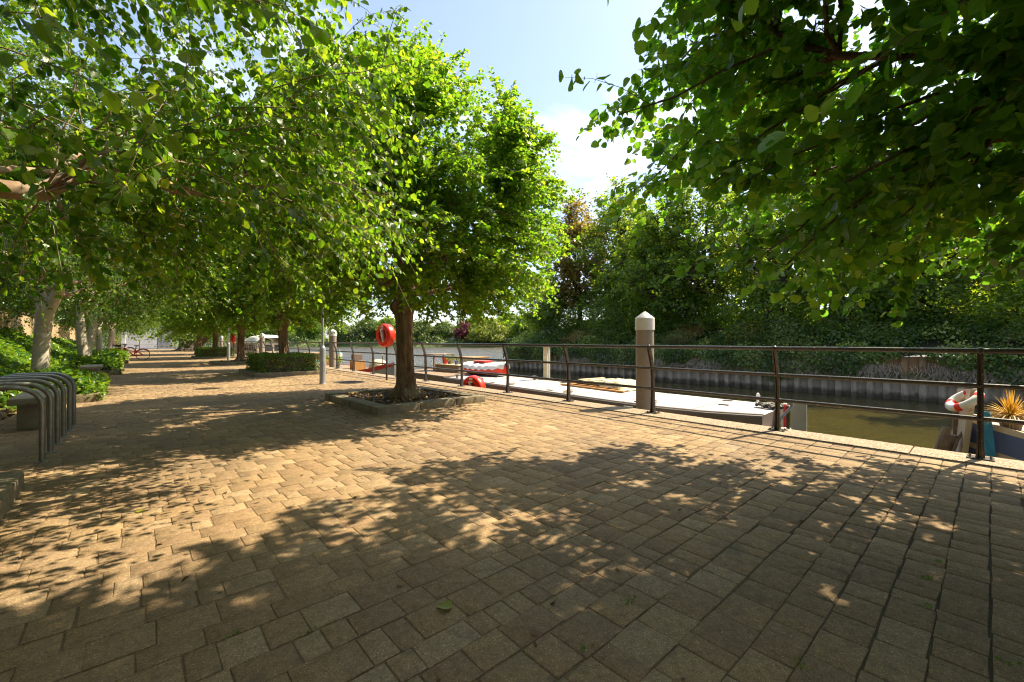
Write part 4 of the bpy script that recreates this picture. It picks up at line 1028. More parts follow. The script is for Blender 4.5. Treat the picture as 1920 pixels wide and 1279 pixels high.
def boundary():
    root = thing('boundary_wall', 'yellow brick boundary wall with a dark coping behind the ivy', 'wall', (-3.6, 20, 0))
    MB().box(-.14, .14, -26, 44, 0, 2.36).build('brickwork', m_brick, root)
    b = MB(); r = random.Random(5); y = -26
    while y < 44:
        b.box(-.19, .19, y + .003, y + .9, 2.362, 2.43 + r.uniform(-.004, .004), .012); y += .9
    b.build('coping', simple('dark_coping', (0.12, 0.085, 0.065), (0.06, 0.045, 0.035), 5, 0.8), root)
    q = np.random.default_rng(9); A = []
    k = 260; y = q.uniform(-14, 40, k); A = np.stack([np.stack([q.normal(0, .1, k), y, np.full(k, 2.43)], 1), np.stack([q.normal(0, .12, k), y + q.normal(0, .3, k), 2.43 + .12 + q.random(k) * .16], 1), np.stack([q.normal(.05, .12, k), y + q.normal(0, .5, k), 2.44 + q.random(k) * .1], 1)], 1)
    V, F = np_tubes(A, np.full((k, 3), .010), 3); np_mesh('dry_twigs', V, F, m_limb, root)['kind'] = 'stuff'
boundary()
def cone_bush(name, label, loc, prof, n, leaf, mat, seed, cat='shrub', lobes=.15, tpl='low'):
    root = thing(name, label, cat, loc); q = np.random.default_rng(seed)
    pz = np.array([p[0] for p in prof]); pr = np.array([p[1] for p in prof])
    z = q.uniform(pz[0], pz[-1], n * 3); w = np.interp(z, pz, pr); z = z[q.random(len(z)) < w / w.max()][:n]; n = len(z)
    a = q.random(n) * 6.283; R = np.interp(z, pz, pr) * (1 + lobes * np.sin(3 * a + z) + lobes * np.sin(5 * a - 2 * z) + lobes * .6 * np.sin(z * 5 / max(1, pz[-1] / 3))) * (1 - .35 * q.random(n) ** 2)
    P = np.stack([R * np.cos(a), R * np.sin(a), z], 1) + q.normal(0, leaf * .8, (n, 3)); P[:, 2] = np.maximum(P[:, 2], .02)
    Nn = np.stack([np.cos(a), np.sin(a), np.full(n, .7)], 1) + q.normal(0, .5, (n, 3)); D = q.normal(0, 1, (n, 3)); D[:, 2] -= .3
    cl = .5 + .5 * np.sin(a * 4 + z * 2.0 + seed) * np.sin(z * 3.1 / max(1., pz[-1] / 4) + a * 2)
    leaf_mesh('crown', P, D, Nn, leaf * (.6 + .7 * q.random(n)), tpl, mat, root, q, kind_rnd=np.clip(.55 * q.random(n) + .45 * cl, 0, 1))
    m = MB(); m.tube([(0, 0, -.3), (0, 0, pz[-1] * .4), (0, .05, pz[-1] * .7)], [max(.04, pr.max() * .09), pr.max() * .06, pr.max() * .03], 7)
    for i in range(7):
        t = q.random() * 6.28; m.tube([(0, 0, pz[-1] * (.15 + .06 * i)), (math.cos(t) * pr.max() * .4, math.sin(t) * pr.max() * .4, pz[-1] * (.30 + .06 * i))], [pr.max() * .035, pr.max() * .012], 5)
    m.build('trunk', m_barkdark, root, True)
    return root
# greenery beyond the wall
for i, (x, y, s, lb) in enumerate([(-7.5, 18, 1.0, 'bushy green tree beyond the wall at its nearest end'), (-9, 27, 1.25, 'taller green tree beyond the wall behind the first birch'), (-6.5, 38, 1.1, 'green tree beyond the wall behind the twin birch'), (-11, 48, 1.4, 'large green tree beyond the far part of the wall'), (-6, 60, 1.1, 'green tree where the boundary wall ends')]):
    cone_bush('garden_tree', lb, (x, y, 0), [(.8, 1.6 * s), (2, 2.3 * s), (3.2, 2.4 * s), (4.2, 1.8 * s), (5.0 * s, .4)], 5200, .16, m_leaf_dark if i % 2 else m_leaf_main, 60 + i, 'tree')
cone_bush('tall_hedge_shrub', 'tall narrow green shrub at the end of the brick wall', (-1.9, 57, 0), [(0, .9), (1.5, 1.1), (2.8, .9), (3.4, .3)], 3500, .12, m_hedge, 71)

def end_building():
    root = thing('end_building', 'low pale rendered building with grey pillars at the end of the walk', 'building', (-1.5, 92, 0))
    MB().box(-3.2, 6.5, 0, 6, 0, 4.6).build('wall', m_render, root)
    MB().box(-3.5, 6.9, -.35, 6.3, 4.6, 4.95, .03).build('roof', m_renderdk, root)
    for x in (-2.4, -1.2, 0.0, 5.4, 6.2): MB().box(x - .22, x + .22, -.16, -.002, 0, 4.58, .01).build('pillar', m_renderdk, root)
end_building()
def parked(x, y, rz, label, mat, seed):
    pass
def flagpole(x, y, label, mat, h):
    root = thing('white_post', label, 'post', (x, y, 0))
    MB().lathe([(.06, 0), (.05, h * .6), (.045, h)], 12).build('shaft', mat, root, True); MB().sphere((0, 0, h), .07).build('finial', m_white, root, True)
x, y, _ = at(219, 655.5); flagpole(x, y, 'red and white thin post left of the pale building', m_redpaint, 2.9)
x, y, _ = at(234, 656.5); flagpole(x, y, 'plain white thin post in front of the pale building', m_white, 3.1)

# ================================================================== BICYCLE
def bicycle(loc, rz, label, mat):
    root = thing('bicycle', label, 'bicycle', loc, rz, 'bicycles parked by the planter')
    def wheel(cx):
        w = MB(); w.tube([(cx + .33 * math.cos(a), 0, .34 + .33 * math.sin(a)) for a in np.linspace(0, 2 * math.pi, 33)[:-1]], .018, 8, True); o = w.build('wheel', m_tyre, root, True)
        s = MB()
        for a in np.linspace(0, math.pi, 10)[:-1]: s.tube([(cx - .31 * math.cos(a), 0, .34 - .31 * math.sin(a)), (cx + .31 * math.cos(a), 0, .34 + .31 * math.sin(a))], .002, 4)
        s.lathe([(.02, -.04), (.02, .04)], 10, M=Matrix.Translation((cx, 0, .34)) @ Matrix.Rotation(math.pi / 2, 4, 'X')); s.build('spokes', m_steel, o)
    wheel(0); wheel(1.08)
    f = MB()
    for p in ([(0, 0, .34), (.42, 0, .30)], [(.42, 0, .30), (.32, 0, .82)], [(.42, 0, .30), (.86, 0, .78)], [(.34, 0, .55), (.84, 0, .66)], [(0, 0, .34), (.35, 0, .62)], [(.84, 0, .60), (.82, 0, .98)], [(.86, 0, .66), (1.08, 0, .34)]): f.tube(p, .028, 8)
    f.build('frame', mat, root, True)
    MB().tube([(.95, .30, .98), (.84, .2, 1.04), (.82, 0, 1.02), (.84, -.2, 1.04), (.95 - .2, -.30, .98)], .014, 8).build('handlebar', m_steel, root, True)
    MB().sphere((.30, 0, .90), (.14, .07, .04)).build('saddle', m_tyre, root, True)
    MB().tube([(.32, 0, .8), (.30, 0, .89)], .014, 8).build('seat_post', m_steel, root, True)
    b = MB()
    for a0, cx in ((0.3, 0), (0.2, 1.08)): b.tube([(cx + .37 * math.cos(a), 0, .34 + .37 * math.sin(a)) for a in np.linspace(a0, 2.6, 12)], .025, 6)
    b.build('mudguard', mat, root, True)
    b = MB(); b.box(1.0, 1.3, -.17, .17, .76, .80); b.box(1.0, 1.02, -.17, .17, .80, .98); b.box(1.28, 1.3, -.17, .17, .80, .98); b.box(1.02, 1.28, -.17, -.15, .80, .98); b.box(1.02, 1.28, .15, .17, .80, .98); b.build('basket', m_tyre, root)
    return root
x, y, _ = at(268, 675.5); bicycle((x, y, 0), math.radians(180 + 2), 'red bicycle with chunky frame parked across the path edge', m_bikered)
x, y, _ = at(243, 668); bicycle((x, y, 0), math.radians(160), 'dark red bicycle standing behind the first red one', m_redpaint)
x, y, _ = at(313, 652.6)
sb_ = MB(); sb_.box(-.9, .9, -.3, .3, .38, .46, .01); sb_.box(-.7, -.4, -.25, .25, 0, .38); sb_.box(.4, .7, -.25, .25, 0, .38)
tag(sb_.build('end_bench', m_conc, loc=(x, y, 0)), 'small pale bench far away under the spreading dark tree', 'bench')

# ================================================================== BOATS
def hull_mesh(st, zb, flare=.82, deck_in=.06):
    """st: list of (y, xc, half, zg). returns hull MB and deck MB"""
    vs = []; k = 6
    for y, xc, h, zg in st:
        for fx, z in ((-flare * .75, zb), (-flare, (zb + zg) * .55), (-1, zg), (1, zg), (flare, (zb + zg) * .55), (flare * .75, zb)): vs.append((xc + fx * h, y, z))
    fs = []
    for i in range(len(st) - 1):
        for j in (0, 1, 3, 4): fs.append((i * k + j, (i + 1) * k + j, (i + 1) * k + j + 1, i * k + j + 1))
    fs += [(0, 1, 2, 3, 4, 5), tuple((len(st) - 1) * k + j for j in (5, 4, 3, 2, 1, 0))]
    hull = MB().add(vs, fs)
    dv = []; df = []
    for y, xc, h, zg in st: dv += [(xc - h + deck_in, y, zg - .012), (xc + h - deck_in, y, zg - .012)]
    for i in range(len(st) - 1): df.append((2 * i, 2 * i + 1, 2 * i + 3, 2 * i + 2))
    return hull, MB().add(dv, df)
def gunwale(st, r, lift=0): 
    b = MB()
    for s in (-1, 1): b.tube([(xc + s * h, y, zg + lift) for y, xc, h, zg in st], r, 8)
    return b
def bollard(b, x, y, z, s=1.0):
    b.lathe([(.03 * s, z), (.025 * s, z + .06 * s), (.045 * s, z + .075 * s), (.045 * s, z + .09 * s)], 10, (x, y)); b.tube([(x, y - .09 * s, z + .065 * s), (x, y + .09 * s, z + .065 * s)], .014 * s, 6)

def barge():
    root = thing('grey_barge', 'long flat decked grey barge with a pale top moored along the quay', 'barge', (0, 0, 0))
    zt = -.10
    near = [(2.72, 8.42), (2.95, 8.30), (3.6, 8.02), (4.4, 7.88), (5.5, 7.87), (8, 8.05), (10.3, 8.22), (13.2, 8.45)]
    far = [(2.80, 10.02), (3.0, 10.10), (3.6, 10.14), (4.4, 10.16), (5.5, 10.18), (8, 10.33), (10.3, 10.5), (13.2, 10.72)]
    dv, df, sv, sf = [], [], [], []
    n = len(near); R = .03
    for (ya, xa), (yb, xb) in zip(near, far): dv += [(xa + R, ya, zt), (xb - R, yb, zt)]
    for i in range(n - 1): df.append((2 * i, 2 * i + 1, 2 * i + 3, 2 * i + 2))
    MB().add(dv, df).build('deck', m_bargetop, root)
    loop = near + far[::-1]; m = len(loop)
    cxm = sum(p[1] for p in loop) / m; cym = sum(p[0] for p in loop) / m
    for y, x in loop:
        dx = R if x < cxm else -R
        sv += [(x + dx, y, zt), (x + dx * .35, y, zt - .010), (x, y, zt - .035), (x, y, zt - .60), (x + dx * 4, y, -2.0)]
    for i in range(m):
        j = (i + 1) % m
        for t in range(4): sf.append((i * 5 + t, j * 5 + t, j * 5 + t + 1, i * 5 + t + 1))
    MB().add(sv, sf).build('hull_side', m_bargeside, root)
    st = [(13.2, 9.6, 1.14, zt + .02), (15, 9.7, 1.14, zt + .02), (17.0, 9.8, 1.05, zt + .03)]
    h, d = hull_mesh(st, -2.1, 1.0); h.build('hull_side', m_bargeside, root); 
    b = MB(); y = 13.24
    while y < 16.9: b.box(8.50, 10.80, y, y + .135, zt + .012, zt + .045, .004); y += .145
    b.build('timber_deck', m_timber, root)
    MB().tube([(xc - h, y, zg + .01) for y, xc, h, zg in st], .025, 8).build('rubbing_strip', m_cream, root, True)
    for x, y in ((8.25, 5.1), (9.75, 6.5), (8.4, 7.9), (9.9, 3.9), (9.2, 3.7), (8.6, 10.6), (10.2, 9.0)): MB().box(x - .05, x + .05, y - .10, y + .10, zt + .001, zt + .016, .005).build('deck_fitting', m_bolt, root)
    for x, y in ((8.45, 11.0), (8.62, 12.6), (10.3, 10.4)):
        b = MB(); bollard(b, x, y, zt, 1.5); b.build('cleat', m_steel, root, True)
    b = MB(); b.box(8.0, 8.045, 4.2, 4.4, zt - .30, zt - .27); b.box(7.845, 7.868, 5.0, 5.22, zt - .085, zt - .05); b.build('fender_step', m_white, root)
    b = MB(); b.tube([(9.95, 3.3, zt), (9.95, 3.3, zt + .12), (9.97, 3.3, zt + .17), (9.95, 3.3, zt + .22)], [.03, .02, .045, .02], 8); b.build('nav_light', m_white, root, True)
    sm = simple('deck_seam', (0.30, 0.26, 0.23), (0.20, 0.17, 0.15), 6, .8)
    y = 3.9
    while y < 13:
        xa = np.interp(y, [p[0] for p in near], [p[1] for p in near]) + .06; xb = np.interp(y, [p[0] for p in far], [p[1] for p in far]) - .06
        MB().box(xa, xb, y - .012, y + .012, zt + .001, zt + .006).build('deck_seam', sm, root); y += 1.5
    MB().tube([(x + .06, y, zt + .012) for y, x in near], .018, 6).build('toe_rail', m_bargetop, root, True)
    for x, y in ((8.22, 4.8), (8.34, 7.2), (8.5, 9.6)):
        MB().tube([(x + .10 * math.cos(t) * (1 + .02 * t), y + .10 * math.sin(t) * (1 + .02 * t), zt + .015 + .003 * t) for t in np.linspace(0, 19, 50)], .011, 5).build('rope_coil', m_rope, root, True)
    # stern: step, tall rudder board and red post
    b = MB(); b.box(8.45, 9.15, 2.28, 2.70, zt - .34, zt - .28, .012); b.build('stern_step', m_bargetop, root)
    MB().box(8.52, 9.08, 2.34, 2.70, -2.0, zt - .342).build('stern_block', m_greyhull, root)
    b = MB(); b.box(8.95, 9.0, 2.18, 2.42, -2.0, zt + .24, .01, None); b.build('rudder_board', m_greyhull, root)
    MB().box(8.97, 9.02, 2.45, 2.50, -1.6, zt + .14, .005).build('rudder_post', m_bolt, root)
    MB().box(9.25, 9.30, 2.55, 2.62, -1.5, zt + .12, .005).build('red_post', m_redpaint, root)
    MB().box(9.34, 9.40, 2.6, 2.66, -1.5, zt + .14, .005).build('white_post', m_white, root)
barge()
def pile_of(name, label, cat, loc, rz=0):
    return thing(name, label, cat, loc, rz)
ZT = -.10
def deck_things():
    # stack of bleached boards under a ragged sheet
    r = random.Random(2)
    c = at(1135, 727, ZT); root = thing('timber_pile', 'heap of bleached planks under a ragged pale sheet on the barge deck', 'timber pile', c, -.12)
    b = MB()
    for i in range(6): b.box(-.52 + i * .03, -.36 + i * .17, -.85, .95, .02 + .03 * (i % 2), .05 + .03 * (i % 2), .006, Matrix.Rotation(r.uniform(-.03, .03), 4, 'Z'))
    b.build('lower_planks', m_timberor, root)
    b = MB()
    for i in range(6): b.box(-.35 + i * .15, -.235 + i * .15, -.70, .60, .16, .19, .006, Matrix.Rotation(.03, 4, 'Z') @ Matrix.Rotation(r.uniform(-.02, .02), 4, 'Y'))
    for i in range(4): b.box(-.42, .6, -.65 + i * .4, -.53 + i * .4, .195, .215, .004)
    for x in (-.3, .1, .45): b.box(x, x + .09, -.66, .58, .08, .155)
    b.build('pallet', m_bleached, root)
    q = np.random.default_rng(3); n1, n2 = 26, 22; X, Y = np.meshgrid(np.linspace(-.45, .68, n1), np.linspace(-1.0, -.15, n2), indexing='ij')
    Z = .235 + .02 * np.sin(X * 9 + Y * 14) + .012 * np.sin(X * 23) + q.normal(0, .006, X.shape)
    ed = np.clip((np.abs(X - .1) - .42) / .14, 0, 1) + np.clip((-.78 - Y) / .2, 0, 1); Z = np.maximum(Z - .22 * np.clip(ed, 0, 1), .012 + .01 * q.random(X.shape))
    Z = Z; i = np.arange(n1 * n2).reshape(n1, n2); o = np_mesh('sheet', np.stack([X, Y, Z], -1).reshape(-1, 3), np.stack([i[:-1, :-1], i[1:, :-1], i[1:, 1:], i[:-1, 1:]], -1).reshape(-1, 4), m_bleached, root, smooth=True)
    MB().box(-.60, -.50, -1.15, 1.25, .012, .05, .004).build('orange_batten', m_timberor, root)
    # ropes near the stern
    c = at(1452, 767, ZT); root = thing('rope_heap', 'tangled dark and white mooring rope heaped on the barge stern', 'rope', c)
    for j, mt_ in ((0, m_ropedark), (1, m_ropedark), (2, m_rope)):
        pts = [(math.cos(t) * (.10 + .07 * math.sin(t * 1.7 + j)), math.sin(t) * (.26 + .08 * math.cos(t * 2.3 + j)), .025 + .03 * (i % 4) * .7 + .01 * j) for i, t in enumerate(np.linspace(0, 17, 70))]
        MB().tube(pts, .016, 6).build('coil', mt_, root, True)
    # tall lone timber post on the barge's far edge
    c = at(1025, 711.5, ZT); root = thing('deck_post', 'square tan timber post standing on the far edge of the barge', 'post', c)
    MB().box(-.085, .085, -.085, .085, .05, 1.12, .01).build('shaft', m_bleached, root); MB().box(-.14, .14, -.14, .14, 1.12, 1.19, .01).build('cap', m_timber, root)
    MB().box(-.15, .15, -.15, .15, 0, .05, .006).build('foot_plate', m_steel, root); MB().tube([(-.02, -.12, .05), (-.02, -.12, 1.1)], .02, 6).build('conduit', m_white, root)
    # table
    z2 = ZT + .045
    c = at(823, 694.5, z2); root = thing('deck_table', 'plain wooden table on the timber end of the barge', 'table', c, .05)
    MB().box(-.55, .55, -.40, .40, .68, .72, .005).build('tabletop', m_timber, root)
    for sx in (-.48, .48):
        for sy in (-.33, .33): MB().box(sx - .03, sx + .03, sy - .03, sy + .03, 0, .68).build('leg', m_timber, root)
    c = at(846, 697, z2); root = thing('trough', 'grey timber trough box beside the table on the barge', 'box', c, .1)
    MB().box(-.25, .25, -.75, .75, 0, .28, .01).build('body', m_timber, root); MB().box(-.27, .27, -.77, .77, .282, .31, .005).build('rim', m_bleached, root)
    c = at(835, 693, z2 + .31)
    c = (8.95, root.location.y + .45, z2 + .31)
    root2 = thing('red_bucket', 'red bucket standing on the timber trough', 'bucket', (root.location.x, root.location.y + .45, z2 + .31)); MB().lathe([(.10, 0), (.14, .26), (.15, .27), (.135, .27), (.09, .02)], 16).build('body', m_redpaint, root2, True); MB().tube([(.14 * math.cos(a), 0, .27 + .14 * math.sin(a)) for a in np.linspace(0, math.pi, 9)], .006, 5).build('handle', m_steel, root2)
    for k, (dy, s, lb) in enumerate([(.10, .9, 'small leafy pot plant beside the red bucket'), (-.40, .7, 'smaller pot plant at the near end of the trough')]):
        r0 = thing('pot_plant', lb, 'plant', (root.location.x, root.location.y + dy, z2 + .31)); MB().lathe([(.07, 0), (.10, .14), (.10, .15), (.06, .13)], 14).build('pot', m_bluepaint if k else m_rust, r0, True)
        q = np.random.default_rng(k); P = q.normal(0, .07, (160, 3)) + np.array([0, 0, .24]); leaf_mesh('foliage', P, q.normal(0, 1, (160, 3)) + np.array([0, 0, .5]), q.normal(0, 1, (160, 3)), .05, 'low', m_leaf_yellow, r0, q)
    c = at(877, 688, z2); root = thing('crate', 'timber crate with bright yellow lid on the barge', 'crate', (c[0] + .3, c[1], z2), .08)
    MB().box(-.5, .5, -.62, .62, 0, .44, .01).build('body', m_bleached, root); MB().box(-.53, .53, -.65, .65, .442, .49, .01).build('lid', m_timberor, root)
    c = at(906, 705, ZT); root = thing('dinghy', 'small orange dinghy with crumpled white cover on the barge deck', 'dinghy', (c[0] + .25, c[1] + .1, ZT), .12)
    st = [(-.95, 0, .12, .36), (-.7, 0, .34, .33), (-.2, 0, .45, .30), (.4, 0, .46, .30), (.85, 0, .42, .32)]
    vs = []; fs = []
    for y, xc, h, zg in st:
        for fx, z in ((-.55, .06), (-.95, .18), (-1, zg), (1, zg), (.95, .18), (.55, .06)): vs.append((xc + fx * h, y, z))
    for i in range(4):
        for j in range(5): fs.append((i * 6 + j, i * 6 + j + 1, (i + 1) * 6 + j + 1, (i + 1) * 6 + j))
    fs += [(0, 5, 4, 3, 2, 1), (24, 25, 26, 27, 28, 29)]
    MB().add(vs, fs).build('hull', m_orange, root)
    q = np.random.default_rng(6); n1, n2 = 30, 18; Y, U = np.meshgrid(np.linspace(-1.05, .95, n1), np.linspace(-1, 1, n2), indexing='ij')
    hw = np.interp(Y, [s[0] for s in st], [s[2] for s in st]) + .06; zg = np.interp(Y, [s[0] for s in st], [s[3] for s in st])
    Z = zg + .05 + .13 * (1 - np.abs(U) ** 2.2) + .018 * np.sin(Y * 17 + U * 4) + q.normal(0, .008, Y.shape); Z = np.where(np.abs(U) > .93, zg - .05 + .03 * np.sin(Y * 21), Z)
    i = np.arange(n1 * n2).reshape(n1, n2); np_mesh('cover', np.stack([U * hw, Y, Z], -1).reshape(-1, 3), np.stack([i[:-1, :-1], i[1:, :-1], i[1:, 1:], i[:-1, 1:]], -1).reshape(-1, 4), m_white, root, smooth=True)
    MB().box(-.20, .22, -.1, .55, .50, .56, .02).build('red_strap', m_orange, root)
    b = MB(); b.box(-.4, -.34, -.9, .8, 0, .05); b.box(.34, .4, -.9, .8, 0, .05); b.build('cradle', m_bolt, root)
    c = at(955, 706, ZT)
deck_things()

def narrowboat(name, label, x, y0, y1, hw, zg, hullm, topm, deckm, seed, bow=.35, cabin=None, group='moored boats along the quay', cabm=None):
    root = thing(name, label, 'boat', (x, (y0 + y1) / 2, 0), group=group); L = y1 - y0
    st = []
    for t in (0, .03, .08, .15, .25, .4, .6, .8, .93, 1):
        w = hw * min(1, (t / .22) ** .55 if t < .22 else 1) * (1 if t < .85 else 1 - (t - .85) * 1.2); w = max(w, .06)
        st.append((-L / 2 + t * L, 0, w, zg + bow * max(0, 1 - t / .3) ** 1.8))
    h, d = hull_mesh(st, -2.1); h.build('hull', hullm, root); d.build('deck', deckm, root)
    v = []; f = []
    for s in (-1, 1):
        o = len(v)
        for y, xc, w, z in st: v += [(s * w * 1.0 + s * .012, y, z - .16), (s * w + s * .012, y, z + .015), (s * w - s * .05, y, z + .015)]
        for i in range(len(st) - 1):
            for j in (0, 1): f.append((o + i * 3 + j, o + (i + 1) * 3 + j, o + (i + 1) * 3 + j + 1, o + i * 3 + j + 1))
    MB().add(v, f).build('gunwale', topm, root)
    if cabin:
        a, b_, ch = cabin
        c = MB(); c.box(-hw * .78, hw * .78, -L / 2 + a * L, -L / 2 + b_ * L, zg - .01, zg + ch, .05); cab = c.build('cabin', cabm or deckm, root, True, angle=30)
        k = int((b_ - a) * L / 1.1)
        for s in (-1, 1):
            for i in range(k):
                yy = -L / 2 + a * L + .5 + i * 1.05
                w = MB(); w.box(s * hw * .78 - .008, s * hw * .78 + .008, yy, yy + .55, zg + ch * .40, zg + ch * .78, .006); w.build('window', m_glass, cab)
    return root
rb = narrowboat('red_boat', 'grey hulled boat with red gunwale moored beyond the barge', 8.75, 17.6, 27.5, 1.0, -.24, m_greyhull, m_redpaint, m_timber, 1, .5)
tb = narrowboat('teal_boat', 'pale boat with teal cabin roof beyond the red edged boat', 8.7, 28.2, 39, 1.0, -.28, m_white, m_teal, m_cream, 2, .3, (.3, .8, .5), m_cream)
def boat_clutter():
    z = -.25
    def crate(name, label, x, y, sx, sy, h, mat, lid=None, zz=z):
        root = thing(name, label, 'crate', (x, y, zz), random.Random(x).uniform(-.2, .2))
        MB().box(-sx, sx, -sy, sy, 0, h, .01).build('body', mat, root)
        b = MB()
        for k in (-1, 1): b.box(-sx - .015, sx + .015, k * sy * .6 - .02, k * sy * .6 + .02, .01, h + .012, .003)
        b.build('battens', lid or mat, root)
    crate('wooden_crate', 'orange brown wooden crate on the red edged boat', 8.5, 21.2, .3, .25, .45, m_timberor)
    crate('brick_red_box', 'small brick red box behind the wooden crate', 9.0, 22.6, .22, .22, .75, m_rust, None)
    crate('orange_box', 'bright orange box on the teal roofed boat near the mooring pile', 8.6, 30.2, .55, .5, .5, m_orange, m_white, -.29)
    crate('tool_chest', 'second orange box standing right of the capped pile', 8.9, 27.0, .25, .5, .5, m_timberor, m_rust)
    root = thing('tarpaulin_heap', 'rounded cream tarpaulin heap on the red edged boat', 'tarpaulin', (9.0, 19.9, z)); b = MB(); b.sphere((0, 0, .22), (.45, .5, .36)); b.sphere((.1, .45, .18), (.35, .4, .28)); o = b.build('cover', m_bleached, root, True)
    root = thing('green_lantern', 'green lantern stand on the boat deck', 'lantern', (8.7, 24.4, z)); MB().lathe([(.16, 0), (.14, .05), (.05, .08), (.05, .5), (.17, .55), (.17, .8), (.05, .9), (.02, .98)], 14).build('body', m_teal, root, True); MB().lathe([(.175, .58), (.175, .78)], 14).build('glass', m_white, root, True)
    root = thing('handrail_frame', 'thin bent steel handrail on the bow of the red edged boat', 'handrail', (8.6, 18.6, z)); b = MB(); b.tube([(0, 0, 0), (0, 0, .8), (0, .1, .9), (0, .9, .95), (0, 1.1, .85), (0, 1.15, 0)], .02, 8); b.build('tube', m_steel, root, True)
    for i, (x, y, lb) in enumerate([(8.2, 23.2, 'yellow green pot plant on the boat between railing posts'), (8.3, 25.6, 'pot plant at the stern of the red edged boat')]):
        r0 = thing('pot_plant', lb, 'plant', (x, y, z)); MB().lathe([(.11, 0), (.15, .22), (.15, .24), (.1, .2)], 14).build('pot', m_rust, r0, True)
        q = np.random.default_rng(i + 5); P = q.normal(0, .13, (260, 3)) + np.array([0, 0, .45]); leaf_mesh('foliage', P, q.normal(0, 1, (260, 3)) + np.array([0, 0, .6]), q.normal(0, 1, (260, 3)), .08, 'low', m_leaf_yellow, r0, q)
boat_clutter()
def cruiser():
    root = thing('canopied_cruiser', 'white cruiser with rounded white canopy behind the capped pile', 'boat', (9.3, 44.5, 0), group='moored boats along the quay')
    st = [(-5, 0, .1, .1), (-4.2, 0, .8, 0), (-3, 0, 1.25, -.1), (0, 0, 1.45, -.2), (4, 0, 1.4, -.2), (5, 0, 1.3, -.2)]
    h, d = hull_mesh(st, -2.1); h.build('hull', m_white, root); d.build('deck', m_cream, root)
    n1, n2 = 16, 11; Y, U = np.meshgrid(np.linspace(-2.6, 3.6, n1), np.linspace(-1, 1, n2), indexing='ij'); Z = 1.0 + .75 * np.sqrt(np.clip(1 - np.abs(U) ** 2.6, 0, 1)) * (1 - .35 * (np.abs(Y - .5) / 3.1) ** 3)
    i = np.arange(n1 * n2).reshape(n1, n2); np_mesh('canopy', np.stack([U * 1.35, Y, Z], -1).reshape(-1, 3), np.stack([i[:-1, :-1], i[1:, :-1], i[1:, 1:], i[:-1, 1:]], -1).reshape(-1, 4), m_white, root, smooth=True)
    cb = MB(); cb.box(-1.25, 1.25, -2.4, 3.4, -.2, .98, .05); cab = cb.build('cabin', m_cream, root)
    for s in (-1, 1):
        for k in range(5): w = MB(); w.box(s * 1.25 - .01, s * 1.25 + .01, -2.1 + k * 1.1, -1.25 + k * 1.1, .3, .85, .005); w.build('window', m_glass, cab)
    w = MB(); w.box(-1.0, -.1, -2.415, -2.39, .3, .85, .004); w.box(.1, 1.0, -2.415, -2.39, .3, .85, .004); w.build('windscreen', m_glass, cab)
cruiser()
narrowboat('work_boat', 'brown timber workboat moored short of the canopied cruiser', 10.9, 33, 41, 1.0, -.35, m_timber, m_rust, m_timber, 4, .4, (.35, .7, .6), cabm=m_timber)
narrowboat('far_boat', 'farthest boat with orange brown cabin beyond the cruiser', 9.4, 52, 63, 1.1, -.2, m_greyhull, m_white, m_timberor, 5, .3, (.2, .85, 1.2), cabm=m_timberor)

